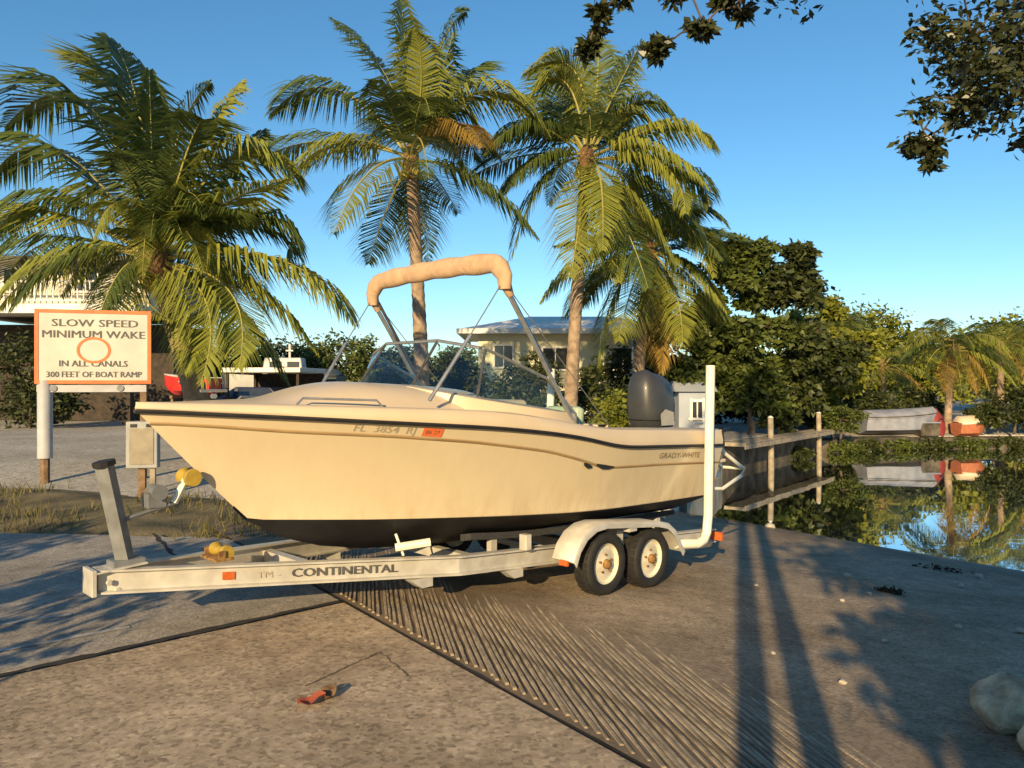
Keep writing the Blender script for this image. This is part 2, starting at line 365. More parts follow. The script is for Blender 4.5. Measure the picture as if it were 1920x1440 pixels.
def text_mesh(s, size, extr=0.0):
    c = bpy.data.curves.new('txt', 'FONT'); c.body = s; c.size = size; c.resolution_u = 2; c.extrude = extr; c.offset = 0.0
    o = bpy.data.objects.new('txt', c); COL.objects.link(o)
    dg = bpy.context.evaluated_depsgraph_get(); dg.update()
    me = bpy.data.meshes.new_from_object(o.evaluated_get(dg))
    V = [tuple(v.co) for v in me.vertices]; Fs = [tuple(p.vertices) for p in me.polygons]
    bpy.data.objects.remove(o); bpy.data.meshes.remove(me); bpy.data.curves.remove(c)
    xs = [v[0] for v in V]
    return V, Fs, min(xs), max(xs)
def fit_text(s, height, width, bold=0.0):
    """text of a given cap height stretched to a given width; x from 0, y from 0"""
    V, Fs, a, b_ = text_mesh(s, 1.0)
    h = max(v[1] for v in V)
    return [((v[0] - a) * width / (b_ - a), v[1] * height / h) for v in V], Fs

# ------------------------------------------------------------------ ground, ramp, water
WATER = -0.87
D2 = np.array((0.81, 0.59)); E2 = np.array((-0.59, 0.81))       # down the ramp; across it
RAMP0, SLOPE = 2.54, 0.09
def along(x, y): return x * D2[0] + y * D2[1]
def across(x, y): return x * E2[0] + y * E2[1]
def ramp_z(x, y): return -SLOPE * (along(x, y) - RAMP0)
def dq(p_, q_): return (D2[0] * p_ + E2[0] * q_, D2[1] * p_ + E2[1] * q_)
QL, QR = 11.0, -3.2                                              # ramp's two sides
BASIN = [dq(12.4, QR), dq(12.4, QL), (6.0, 22.0), (11.5, 29.0), (16.0, 31.0), (24.0, 31.5), (48.0, 34.0), (110.0, 20.0), (110.0, -25.0), (30.0, -6.0)]
BASIN_G = [dq(12.4, QR), dq(12.4, QL + .3), (5.5, 22.2), (11.1, 29.45), (15.9, 31.5), (24.0, 32.0), (48.0, 34.5), (110.0, 20.5), (110.0, -25.0), (30.0, -6.0)]
def inside(x, y, poly):
    r_ = np.zeros(np.shape(x), bool); n = len(poly)
    for i in range(n):
        x1, y1 = poly[i]; x2, y2 = poly[(i + 1) % n]
        c = ((y1 > y) != (y2 > y)) & (x < (x2 - x1) * (y - y1) / (y2 - y1 + 1e-12) + x1)
        r_ ^= c
    return r_
def land_z(x, y):
    s = np.clip((y - 9.5) / 6.0, 0, 1); s = s * s * (3 - 2 * s)
    lf = np.clip((2.0 - x) / 3.0, 0, 1)
    return -0.06 + s * (0.06 + 0.22 * lf)
def ground_z(x, y):
    x = np.asarray(x, float); y = np.asarray(y, float)
    z = land_z(x, y)
    p_, q_ = along(x, y), across(x, y)
    on = (q_ < QL) & (q_ > QR) & (p_ > RAMP0)
    rz = -SLOPE * (p_ - RAMP0) - 0.07
    z = np.where(on, np.minimum(rz, -0.06), z)
    inb = inside(x, y, BASIN_G)
    z = np.where(inb & ~on, -2.6, z); z = np.where(on & (p_ > 18), -2.6, z)
    right = (q_ <= QR) & (p_ > RAMP0) & ~inb
    z = np.where(right, np.maximum(-0.06 - 0.05 * np.clip(p_ - RAMP0, 0, 20), -0.9), z)
    fb = (x > 11) & (y > 28) & ~inb
    z = np.where(fb, -.42 + .36 * np.clip((y - 31.5 - .03 * np.maximum(0, x - 16)) / 2.5, 0, 1), z)
    return z
t_ = np.linspace(-1, 1, 261)
def spread(t, near, far): return near * t + (far - near) * np.sign(t) * np.abs(t) ** 9
gx = spread(t_, 34, 600) + 3.0; gy = spread(t_, 34, 600) + 14.0
GX, GY = np.meshgrid(gx, gy, indexing='ij')
GZ = ground_z(GX, GY) + np.where(np.hypot(GX, GY) > 8, 0.02 * np.sin(GX * 1.3) * np.sin(GY * 0.9 + 1), 0)
n = len(t_); vid = np.arange(n * n).reshape(n, n)
faces = np.stack([vid[:-1, :-1], vid[1:, :-1], vid[1:, 1:], vid[:-1, 1:]], -1).reshape(-1, 4)
me = bpy.data.meshes.new('ground'); me.from_pydata(np.stack([GX, GY, GZ], -1).reshape(-1, 3).tolist(), [], faces.tolist())
struct(link('ground', me, M['gravel'], smooth=False))

wm = MB().add([(x, y, WATER) for x, y in [dq(10.5, QR - .5), dq(10.5, QL), (5.8, 22.3), (11.3, 29.4), (15.9, 31.3), (24.0, 32), (48, 34.5), (120, 22), (120, -30), (30, -8)]], [tuple(range(10))])
struct(obj('water', wm, M['water']))

def slab(name, poly, top, thick, mat):
    n = len(poly); b_ = MB()
    b_.add([(x, y, top) for x, y in poly] + [(x, y, top - thick) for x, y in poly],
           [tuple(range(n)), tuple(range(2 * n - 1, n - 1, -1))] + [(i, i + n, (i + 1) % n + n, (i + 1) % n) for i in range(n)])
    return struct(obj(name, b_, mat))
# asphalt approach beyond the joint, concrete apron on the camera's side of it
J0, J1 = (-13.5, -5.17), (-1.62, 5.94)
slab('asphalt_road', [(-13.6, -5.07), (-1.405, 6.24), (-2.42, 7.64), (-3.20, 8.70), (-5.2, 9.0), (-9.0, 9.2), (-16, 8.6), (-24, 2)], 0.0, 0.05, M['asphalt'])
slab('concrete_apron', [(-13.5, -5.2), (-10, -12), (8, -12), (6.78, -4.98), (-1.345, 6.16)], 0.003, 0.05, M['apron'])
# the sloping ramp slab
def rampfn(a, b_):
    p_ = 2.585 + a * 15.0; q_ = QR + b_ * (QL - QR)
    x, y = dq(p_, q_)
    k = 0.5 + 0.5 * math.sin(x * 1.7 + 0.6 * math.sin(y * 2.3)) * math.sin(y * 1.3 + x)
    return (x, y, ramp_z(x, y) - 0.012 * k)
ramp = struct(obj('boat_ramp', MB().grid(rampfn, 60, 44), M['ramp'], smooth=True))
# scored ridges, running askew to the ramp edge and running out under silt
G2 = np.array((-0.184, 0.983)); G2 /= np.linalg.norm(G2)
N2 = np.array((G2[1], -G2[0]))
def ridge_mesh(seed, ln):
    rr = random.Random(seed); b_ = MB(); rings = []
    k = 16
    for i in range(k + 1):
        s = i / k
        h = 0.008 * (1 - max(0, (s - 0.35) / 0.65) ** 1.0 * 2.0) * rr.uniform(0.6, 1.15) - 0.006 * max(0, s - .3)
        wd = 0.0145 * rr.uniform(0.75, 1.15); y0 = s * ln; jx = rr.uniform(-.003, .003)
        dz = -SLOPE * float(G2 @ D2) * y0
        rings.append([(jx - wd, y0, dz - 0.02), (jx - wd * .55, y0, dz + h), (jx + wd * .55, y0, dz + h), (jx + wd, y0, dz - 0.02)])
    b_.loft(rings)
    me = bpy.data.meshes.new('ridge'); me.from_pydata(b_.v, [], b_.f); me.materials.append(M['ridge'])
    return me
RM = [ridge_mesh(i, 2.7 + 0.35 * (i % 4)) for i in range(6)]
i = 0; q0 = 7.2
while q0 > -0.2:
    o = bpy.data.objects.new('ridge', RM[random.randrange(6)]); COL.objects.link(o); o.parent = ramp
    x, y = dq(2.62 + random.uniform(0, .03), q0)
    o.location = (x, y, ramp_z(x, y)); o.rotation_euler = (0, 0, math.atan2(G2[1], G2[0]) - PI / 2)
    q0 -= 0.088 * random.uniform(.9, 1.1); i += 1
# side kerb walls of the ramp
def kerbwall(q_, side):
    b_ = MB()
    p0, p1 = 5.5, 12.6
    P = []
    for p_ in (p0, p1):
        for dq_ in (0, 0.28 * side):
            x, y = dq(p_, q_ + dq_)
            for z in (-1.6, 0.05): P.append((x, y, z))
    b_.add(P, [(0, 1, 3, 2), (4, 6, 7, 5), (0, 4, 5, 1), (2, 3, 7, 6), (1, 5, 7, 3), (0, 2, 6, 4)])
    return b_
tag(obj('ramp_wall', kerbwall(QL, 1), M['greyconc']), 'low concrete side wall of the boat ramp behind the trailered boat', 'wall')
# seams, cracks and painted streaks of sun on the pavement
def ribbon(pts, wd, z):
    b_ = MB(); L_ = []; rr = random.Random(3)
    for i, p in enumerate(pts):
        a = Vector(pts[max(i - 1, 0)]); c = Vector(pts[min(i + 1, len(pts) - 1)]); d = (c - a).normalized(); nn = Vector((-d.y, d.x))
        k = wd * rr.uniform(.5, 1.3) / 2
        L_.append([(p[0] + nn.x * k, p[1] + nn.y * k, z), (p[0] - nn.x * k, p[1] - nn.y * k, z)])
    for i in range(len(L_) - 1): b_.add(L_[i] + L_[i + 1], [(0, 1, 3, 2)])
    return b_
def wander(a, b_, n, j, seed):
    rr = random.Random(seed)
    return [(a[0] + (b_[0] - a[0]) * i / n + rr.uniform(-j, j), a[1] + (b_[1] - a[1]) * i / n + rr.uniform(-j, j)) for i in range(n + 1)]
struct(obj('pavement_joint', ribbon(wander((-9, -1.0), (-1.39, 6.19), 90, .012, 1), 0.075, 0.009), M['seam']))
struct(obj('pavement_joint', ribbon([dq(2.565 + .004 * math.sin(k), 8.8 - k * .14) for k in range(90)], 0.06, -0.012), M['seam']))
struct(obj('pavement_crack', ribbon(wander((-1.20, 4.44), (-.86, 5.02), 22, .010, 2), 0.011, 0.0075), M['crack']))
struct(obj('pavement_crack', ribbon(wander((-.86, 5.02), (-.62, 4.6), 14, .010, 4), 0.008, 0.0075), M['crack']))
struct(obj('pavement_crack', ribbon(wander((-4.2, 9.0), (-3.0, 7.2), 14, .015, 5), 0.05, 0.006), M['seam']))
struct(obj('sun_streak', ribbon(wander((-5.2, 4.55), (-3.35, 5.85), 20, .012, 6), 0.055, 0.005), M['sunstreak']))  # pale ribbons standing in for streaks of sun on the shaded asphalt
struct(obj('sun_streak', ribbon(wander((-4.6, 4.0), (-2.75, 5.55), 20, .012, 7), 0.06, 0.005), M['sunstreak']))
# grassy verge between asphalt and gravel
VERGE = [(-16, 8.55), (-9.0, 9.15), (-5.2, 8.95), (-3.6, 8.5), (-2.9, 8.9), (-2.6, 10.6), (-4.4, 11.8), (-7.2, 12.6), (-10.5, 12.6), (-16, 12.2)]
vx = [p[0] for p in VERGE]; vy = [p[1] for p in VERGE]
def vergefn(a, b_):
    x = -16 + 13.4 * a
    lo = np.interp(x, [-16, -9, -5.2, -3.6, -2.6], [8.55, 9.15, 8.95, 8.5, 9.2]); hi = np.interp(x, [-16, -10.5, -7.2, -4.4, -2.6], [12.2, 12.6, 12.6, 11.8, 10.4])
    y = lo + (hi - lo) * b_
    e = min(1, 4 * min(b_, 1 - b_)) * min(1, 6 * (1 - a))
    return (x, y, float(land_z(x, y)) - 0.03 + e * (0.10 + 0.03 * math.sin(x * 3) * math.sin(y * 2.6)))
struct(obj('grass_verge', MB().grid(vergefn, 50, 16), M['verge'], smooth=True))
nb = 5200; G = []
for _ in range(nb):
    a, b_ = random.random(), random.uniform(0.03, 0.97)
    x, y, z = vergefn(a, b_)
    dens = math.sin(x * 1.9 + 1) * math.sin(y * 1.5) + 0.45
    if random.random() > dens: continue
    h = random.uniform(.05, .17); th = random.uniform(0, 2 * PI); wd = random.uniform(.005, .011); ln = random.uniform(-.07, .07)
    cx, cy = math.cos(th) * wd, math.sin(th) * wd
    G.append([(x - cx, y - cy, z - .01), (x + cx, y + cy, z - .01), (x + cx * .3 + ln, y + cy * .3 + ln * .5, z + h), (x - cx * .3 + ln, y - cy * .3 + ln * .5, z + h)])
g = quads('grass', np.array(G), M['grassblade']); stuff(g); tag(g, 'dry patchy grass growing on the verge behind the trailer tongue', 'grass')

# ------------------------------------------------------------------ the motorboat
def itp(tab): 
    tab = sorted(tab); xs = [a for a, _ in tab]; ys = [b_ for _, b_ in tab]
    return lambda u: float(np.interp(u, xs, ys))
def smooth_itp(tab, k=0.22):
    f = itp(tab); 
    return lambda u: (f(u - k) + 2 * f(u - k / 2) + 3 * f(u) + 2 * f(u + k / 2) + f(u + k)) / 9
LB = 5.9
z_sheer = smooth_itp([(5.9, 1.570), (5.48, 1.54), (4.98, 1.507), (4.26, 1.454), (3.63, 1.408), (3.34, 1.381), (2.88, 1.328), (2.46, 1.262), (2.06, 1.176), (1.8, 1.150), (1.26, 1.126), (0.4, 1.085), (0, 1.065)])
z_top = smooth_itp([(5.9, 1.625), (5.48, 1.612), (4.98, 1.596), (4.26, 1.568), (3.79, 1.548), (3.34, 1.522), (3.12, 1.490), (2.46, 1.382), (2.0, 1.330), (1.3, 1.300), (0.4, 1.255), (0, 1.24)])
z_line = smooth_itp([(5.78, 1.476), (5.48, 1.45), (4.98, 1.399), (4.31, 1.35), (3.63, 1.279), (3.34, 1.236), (2.88, 1.165), (2.46, 1.061), (2.16, 0.972), (1.9, .955), (1.26, 0.933), (0.4, 0.887), (0, 0.865)], 0.12)
z_stem = itp([(5.9, 1.57), (5.74, 1.392), (5.57, 1.211), (5.39, 1.022), (5.23, 0.855), (5.08, 0.708), (4.84, 0.551), (4.46, 0.423), (4.04, 0.339), (3.34, 0.262), (2.0, .215), (0, .150)])
_zch = itp([(5.08, 0.708), (4.76, 0.690), (4.24, 0.660), (3.38, 0.617), (2.35, 0.56), (1.73, 0.535), (0.99, 0.515), (0, 0.495)])
def b_sheer(s):
    if s < 2.2: return 1.14 + .06 * math.sin(PI / 2 * max(s, 0) / 2.2)
    return max(0.0, 1.20 * (1 - min(1, (s - 2.2) / (LB - 2.2)) ** 2.3))
def b_chine(s):
    if s < 1.8: return 1.0
    return max(0.0, 1.0 * (1 - min(1, (s - 1.8) / (5.08 - 1.8)) ** 2))
def z_chine(s): return z_stem(s) if s >= 5.08 else _zch(s)
def hull_b(s, z):
    zc, zs = z_chine(s), z_sheer(s); t = max(0, min(1, (z - zc) / max(1e-4, zs - zc)))
    fl = 1.0 + 0.35 * max(0, min(1, (s - 2.5) / 2.5))
    return b_chine(s) + (b_sheer(s) - b_chine(s)) * t ** fl
boat = thing('motorboat', 'cream motorboat with folded tan bimini top and black outboard, resting on a trailer', 'boat', (1.57, 9.5, 0), R(-135))
US = [LB * (i / 59) for i in range(60)]
side = MB(); TS = [0, .12, .25, .4, .55, .7, .85, 1.0]
for sgn in (1, -1):
    side.loft([[(s, sgn * hull_b(s, z_chine(s) + t * (z_sheer(s) - z_chine(s))), z_chine(s) + t * (z_sheer(s) - z_chine(s))) for t in TS] for s in US], closed=False, cap=False)
# transom
ring = [(0.0, -hull_b(0, z_chine(0) + t * (z_sheer(0) - z_chine(0))), z_chine(0) + t * (z_sheer(0) - z_chine(0))) for t in TS][::-1] + [(0.0, 0, z_stem(0))] + [(0.0, hull_b(0, z_chine(0) + t * (z_sheer(0) - z_chine(0))), z_chine(0) + t * (z_sheer(0) - z_chine(0))) for t in TS]
ring2 = ring + [(0, 1.13, 1.235), (0, .5, 1.235), (0, .42, 1.02), (0, -.42, 1.02), (0, -.5, 1.235), (0, -1.13, 1.235)]
side.add([(x - 0.004, y, z) for x, y, z in ring2], [tuple(range(len(ring2)))])
hull = obj('hull', side, M['hull'], boat, smooth=True)
bot = MB(); UB = [5.2 * (i / 49) for i in range(50)]
for sgn in (1, -1):
    bot.loft([[(s, sgn * (b_chine(s) + .006), z_chine(s) + .004), (s, sgn * b_chine(s) * .93, z_chine(s) - .03 * min(1, b_chine(s) * 3)), (s, sgn * b_chine(s) * .5, z_chine(s) * .42 + z_stem(s) * .58 - .02), (s, 0, z_stem(s) - .004)] for s in UB], closed=False, cap=False)
obj('bottom', bot, M['bottom'], boat, smooth=True)
# white gunwale band above the black rub rail, and side decks
gun = MB()
for sgn in (1, -1):
    gun.loft([[(s, sgn * (b_sheer(s) + .004), z_sheer(s)), (s + .01, sgn * (b_sheer(s) + .012), z_sheer(s) + .3 * (z_top(s) - z_sheer(s))), (s, sgn * (b_sheer(s) * .985), z_top(s) - .015), (s, sgn * max(0, b_sheer(s) * .965 - .02), z_top(s)), (s, sgn * max(0, b_sheer(s) * .9 - .14), z_top(s) + .004)] for s in US], closed=False, cap=False)
obj('gunwale', gun, M['deck'], boat, smooth=True)
for sgn in (1, -1):
    rail = [(s, sgn * (b_sheer(s) + .012), z_sheer(s) - .004) for s in US]
    obj('rub_rail', MB().tube(rail, [.017] * 60, 6), M['rubber'], boat, smooth=True)
    st = MB()
    ul = [5.8 * (i / 50) + .01 for i in range(51)]
    st.loft([[(s, sgn * (hull_b(s, z_line(s) + dz) + e), z_line(s) + dz) for dz, e in ((-.012, .002), (-.006, .010), (.006, .010), (.014, .002))] for s in ul], closed=False, cap=False)
    obj('accent_stripe', st, M['stripe'], boat, smooth=True)
    # dark vent scoop where the stripe kinks
    vb = MB(); 
    for (u0, u1, dz0, hh) in ((2.43, 2.31, -.025, .03), (2.26, 2.0, .006, .028)):
        vb.loft([[(u, sgn * (hull_b(u, z_line(u) + dz0) + .012), z_line(u) + dz0 - hh * k), (u, sgn * (hull_b(u, z_line(u) + dz0) + .012), z_line(u) + dz0 + hh * k * .6)] for u, k in ((u0, .5), ((u0 * 2 + u1) / 3, 1), ((u0 + 2 * u1) / 3, .8), (u1, .25))], closed=False, cap=False)
    obj('side_vent', vb, M['rubber'], boat)
obj('transom_trim', MB().tube([(-.012, 1.15, 1.06), (-.012, 1.13, 1.24)], .014, 6).tube([(-.012, -1.15, 1.06), (-.012, -1.13, 1.24)], .014, 6), M['rubber'], boat)
# foredeck with raised trunk
def ss(x): x = max(0, min(1, x)); return x * x * (3 - 2 * x)
def deck_z(s, vv):
    b_ = max(0.02, b_sheer(s) * .9 - .13); k = min(1, abs(vv) / b_)
    return z_top(s) + .003 + .05 * min(1, b_ * 2) * (1 - k * k) + .15 * ss((5.15 - s) / .9) * (1 - min(1, abs(vv) / (b_ * .97)) ** 4) * ss((b_ - .15) / .4)
def deckfn(a, c):
    s = 3.25 + a * 2.6; b_ = max(0.0, b_sheer(s) * .9 - .13); vv = (2 * c - 1) * b_
    return (s, vv, deck_z(s, vv))
obj('foredeck', MB().grid(deckfn, 40, 20), M['deck'], boat, smooth=True)
# cockpit liner, dash and seats
lin = MB()
for sgn in (1, -1):
    lin.loft([[(s, sgn * (b_sheer(s) * .9 - .14), z_top(s) + .003), (s, sgn * min(b_sheer(s) * .9 - .15, hull_b(s, .72) - .07), .72)] for s in [0.25 + 3.2 * i / 16 for i in range(17)]], closed=False, cap=False)
lin.add([(.25, -.9, .72), (2.2, -.88, .72), (3.4, -.68, .72), (3.4, .68, .72), (2.2, .88, .72), (.25, .9, .72)], [(0, 1, 2, 3, 4, 5)])
lin.add([(.25, -.93, .72), (.25, .93, .72), (.25, .93, 1.24), (.25, .45, 1.24), (.25, .4, 1.03), (.25, -.4, 1.03), (.25, -.45, 1.24), (.25, -.93, 1.24)], [tuple(range(8))])
lin.add([(.25, -.93, 1.24), (.25, -.46, 1.24), (0, -.49, 1.237), (0, -1.12, 1.237)], [(0, 1, 2, 3)])
lin.add([(.25, .93, 1.24), (.25, .46, 1.24), (0, .49, 1.237), (0, 1.12, 1.237)], [(0, 1, 2, 3)])
lin.add([(3.27, -.7, .72), (3.27, .7, .72), (3.27, .85, 1.6), (3.27, -.85, 1.6)], [(0, 1, 2, 3)])
obj('cockpit_liner', lin, M['deck'], boat)
dash = MB().box((3.12, .55, 1.38), (.5, .62, .46)).box((3.12, -.55, 1.38), (.5, .62, .46))
obj('dashboard', dash, M['deck'], boat, bevel=.04)
obj('steering_wheel', MB().tube([(2.78 + .05 * math.sin(a), -.55 + .17 * math.cos(a), 1.42 + .16 * math.sin(a)) for a in [2 * PI * i / 16 for i in range(17)]], .014, 6).box((2.84, -.55, 1.42), (.02, .30, .03)), M['rubber'], boat)
for sgn in (1, -1):
    seat = obj('seat', MB().box((2.25, sgn * .55, 1.05), (.5, .5, .14)).box((2.25, sgn * .55, .87), (.3, .3, .26)), M['deck'], boat, bevel=.03)
    obj('cushion', MB().box((2.06, sgn * .55, 1.32), (.12, .48, .42), ry=-.12), M['vinyl'], seat, bevel=.05)
stb = obj('aft_seat', MB().box((1.05, -.86, 1.33), (.75, .24, .12)), M['vinyl'], boat, bevel=.05)
obj('cleat', MB().tube([(5.35, -.02, 1.66), (5.35, .02, 1.66)], .02, 6).tube([(5.25, 0, 1.70), (5.45, 0, 1.70)], .013, 6), M['alu'], boat)
obj('cleat', MB().tube([(.35, 1.04, 1.27), (.35, 1.04, 1.31)], .012, 6).tube([(.26, 1.04, 1.31), (.44, 1.04, 1.31)], .012, 6), M['alu'], boat)
obj('grab_rail', MB().tube([(4.95, .50, 1.60), (4.9, .50, 1.645), (4.4, .72, 1.625), (4.35, .72, 1.58)], .009, 6), M['alu'], boat)
obj('grab_rail', MB().tube([(4.95, -.50, 1.60), (4.9, -.50, 1.645), (4.4, -.72, 1.625), (4.35, -.72, 1.58)], .009, 6), M['alu'], boat)
# windshield
base = [(2.38, -.99, 1.49), (3.50, -.87, 1.63), (3.82, -.40, 1.73), (3.82, .40, 1.73), (3.50, .87, 1.63), (2.38, .99, 1.47)]
top = [(2.72, -.94, 1.80), (3.36, -.82, 2.05), (3.52, -.38, 2.13), (3.52, .38, 2.13), (3.36, .82, 2.05), (2.72, .94, 1.80)]
ws = obj('windshield', MB().tube([base[0]] + top + [base[5]], .014, 6).tube(base, .016, 6), M['alu'], boat, smooth=True)
for a, c in zip(base[1:5], top[1:5]): obj('mullion', MB().tube([a, c], .012, 6), M['darkalu'], ws)
for i in range(5):
    P = [Vector(base[i]), Vector(base[i + 1]), Vector(top[i + 1]), Vector(top[i])]
    nn = (P[1] - P[0]).cross(P[3] - P[0]).normalized() * .0025
    obj('pane', MB().add([p - nn for p in P] + [p + nn for p in P], [(3, 2, 1, 0), (4, 5, 6, 7), (0, 1, 5, 4), (1, 2, 6, 5), (2, 3, 7, 6), (3, 0, 4, 7)]), M['glass'], ws)
# skirt that carries the windshield
sk = MB().loft([[(b_[0] + .05, b_[1] * 1.02, b_[2] - .0), (b_[0] - .02, b_[1], b_[2] + .008), (b_[0] - .04, b_[1] * .97, b_[2] - .2), (b_[0] + .07, b_[1] * 1.03, b_[2] - .2)] for b_ in base])
obj('windshield_base', sk, M['deck'], boat, smooth=True)
# bimini: folded canvas on its bows
arch = []; rad = []
for i in range(41):
    th = -1 + 2 * i / 40; a = abs(th)
    zz = 2.81 - .04 * a ** 2 - .22 * max(0, (a - .80) / .20) ** 2.2
    vv = .97 * math.copysign(1 - (1 - min(1, a / .90)) * 1.0, th) if a < .90 else .97 * math.copysign(1, th)
    vv = math.copysign(min(.96, a * 1.06 * .96), th)
    arch.append((3.27 + .004 * math.sin(i * .9), vv, zz))
    rad.append(.080 + .005 * math.sin(i * .8 + 1) - .03 * max(0, (a - .9) / .1))
bim = obj('bimini_top', MB().tube(arch, [r_ * 1.12 for r_ in rad], 16, flat=.72), M['canvas'], boat, smooth=True)
for sgn in (1, -1):
    obj('bimini_leg', MB().tube([(3.28, sgn * .955, 2.60), (2.98, sgn * .97, 2.19), (2.44, sgn * 1.0, 1.42)], .021, 8), M['alu'], bim, smooth=True)
    obj('bimini_leg', MB().tube([(3.22, sgn * .93, 2.58), (2.92, sgn * .955, 2.16), (2.70, sgn * .98, 1.86)], .016, 8), M['darkalu'], bim, smooth=True)
    obj('bimini_strut', MB().tube([(3.28, sgn * .955, 2.62), (3.62, sgn * .92, 2.15)], .006, 5).tube([(3.62, sgn * .92, 2.15), (4.0, sgn * .86, 1.62)], .016, 6), M['alu'], bim, smooth=True)
    obj('bimini_boot', MB().tube([(3.27, sgn * .958, 2.64), (3.24, sgn * .958, 2.57), (3.20, sgn * .962, 2.50)], [.055, .045, .032], 8), M['canvas'], bim, smooth=True)
    obj('strap', MB().tube([(3.2, sgn * .955, 2.55), (1.9, sgn * 1.02, 1.33)], .0045, 5), M['strap'], bim)
# outboard
eng = obj('outboard_engine', MB().box((-.06, 0, .93), (.14, .32, .42)).box((-.25, 0, .80), (.30, .20, .62)), M['cowl'], boat, bevel=.02)
rings = []
for zz, lx, ly, cx in ((1.14, .20, .15, -.27), (1.18, .27, .20, -.27), (1.30, .31, .225, -.26), (1.50, .33, .235, -.25), (1.68, .31, .22, -.235), (1.80, .26, .19, -.22), (1.87, .18, .13, -.20), (1.89, .07, .05, -.19)):
    rings.append([(cx + math.copysign(abs(math.cos(a)) ** .7, math.cos(a)) * lx, math.copysign(abs(math.sin(a)) ** .7, math.sin(a)) * ly, zz + .05 * math.cos(a) * (zz - 1.1)) for a in [2 * PI * k / 20 for k in range(20)]])
cow = obj('cowl', MB().loft(rings), M['cowl'], eng, smooth=True)
for sgn in (1, -1):
    obj('cowl_panel', MB().add([(-.40, sgn * .246, 1.24), (-.12, sgn * .243, 1.24), (-.10, sgn * .243, 1.38), (-.20, sgn * .244, 1.44), (-.38, sgn * .246, 1.40)], [(0, 1, 2, 3, 4)]), M['cowl2'], eng)
obj('cowl_seam', MB().tube([(-.265 + .318 * math.copysign(abs(math.cos(a)) ** .7, math.cos(a)), .2285 * math.copysign(abs(math.sin(a)) ** .7, math.sin(a)), 1.30 + .01 * math.cos(a)) for a in [2 * PI * k / 24 for k in range(25)]], .007, 5), M['rubber'], eng)
obj('cowl_latch', MB().box((-.58, 0, 1.30), (.03, .08, .05)), M['alu'], eng)
obj('lower_unit', MB().box((-.27, 0, .42), (.20, .09, .40)).tube([(-.02, 0, .20), (-.10, 0, .20), (-.38, 0, .20), (-.46, 0, .20)], [.02, .06, .06, .045], 12).box((-.28, 0, .49), (.46, .22, .02)).box((-.22, 0, .08), (.16, .02, .16)), M['cowl'], eng, bevel=.01)
pr = MB().tube([(-.46, 0, .20), (-.58, 0, .20)], [.045, .03], 10)
for k in range(3):
    a = 2 * PI * k / 3 + .4; ca, sa = math.cos(a), math.sin(a)
    pr.add([(-.48, .035 * ca - .03 * sa, .20 + .035 * sa + .03 * ca), (-.56, .035 * ca + .03 * sa, .20 + .035 * sa - .03 * ca), (-.55, .17 * ca + .08 * sa, .20 + .17 * sa - .08 * ca), (-.52, .19 * ca, .20 + .19 * sa), (-.48, .16 * ca - .08 * sa, .20 + .16 * sa + .08 * ca)], [(0, 1, 2, 3, 4)])
obj('propeller', pr, M['alu'], eng)
# swim ladder folded on the transom's port quarter
obj('swim_platform', MB().box((-.15, .80, .86), (.28, .44, .04)).box((-.13, .80, .80), (.2, .03, .1)), M['deck'], boat, bevel=.012)
sl_ = MB()
for v_ in (.96, .66): sl_.tube([(0, v_, 1.16), (-.35, v_, .94), (-.80, v_ + .01, .72), (-.74, v_ + .01, .64), (-.30, v_, .52), (-.02, v_, .55)], .023, 8)
for u_, z_ in ((-.80, .72), (-.30, .52), (-.35, .94)): sl_.tube([(u_, .96, z_), (u_, .66, z_)], .018, 6)
obj('swim_ladder', sl_, M['white'], boat, smooth=True)
# lettering on the hull (port side, reading from bow to stern)
def hull_text(name, s, u0, wd, h, zfun, mat, parent=None):
    V, Fs = fit_text(s, h, wd)
    P = []
    for x, y in V:
        uu = u0 - x; z = zfun(uu) + y
        P.append((uu, hull_b(uu, z) + .007, z))
    return obj(name, MB().add(P, Fs), mat, parent or hull)
hull_text('registration_number', 'FL  3854  RJ', 4.60, .44, .052, lambda u: z_line(u) + .028, M['greylet'])
dec = []
hull_text('maker_lettering', 'GRADY-WHITE', 1.28, .80, .055, lambda u: z_line(u) + .065, M['brownlet'])
def patch(u0, u1, z0, z1, off):
    b_ = MB(); b_.grid(lambda a, c: (u0 + (u1 - u0) * a, hull_b(u0 + (u1 - u0) * a, z_line(u0 + (u1 - u0) * a) + z0 + (z1 - z0) * c) + off, z_line(u0 + (u1 - u0) * a) + z0 + (z1 - z0) * c), 6, 3); return b_
dk = obj('registration_decal', patch(4.10, 3.94, .02, .085, .006), M['orange'], hull)
hull_text('decal_print', '86 27', 4.075, .11, .03, lambda u: z_line(u) + .038, M['navy'], hull)
obj('bow_eye', MB().tube([(5.47, 0, 1.04), (5.55, 0, 1.01), (5.55, 0, 1.07), (5.50, 0, 1.10)], .010, 6), M['alu'], boat)

# ------------------------------------------------------------------ the trailer
tl = thing('boat_trailer', 'aluminium tandem axle boat trailer standing on the ramp under the cream motorboat', 'trailer', (1.57, 9.5, 0), R(-135))
def rail_top(u): return .045 + .0765 * u
def rail_v(u): return .75 if u < 3.6 else .03 + .72 * (6.17 - u) / 2.57
for sgn in (1, -1):
    us = [-.45, 1.0, 2.3, 3.45, 3.6, 3.75, 4.6, 5.4, 6.15]
    prof = [(-.045, 0), (.045, 0), (.045, -.014), (.008, -.02), (.008, -.14), (.045, -.146), (.045, -.16), (-.045, -.16), (-.045, -.146), (-.008, -.14), (-.008, -.02), (-.045, -.014)]
    obj('frame_rail', MB().loft([[(u, sgn * (rail_v(u)) + a, rail_top(u) + h) for a, h in prof] for u in us]), M['galv'], tl)
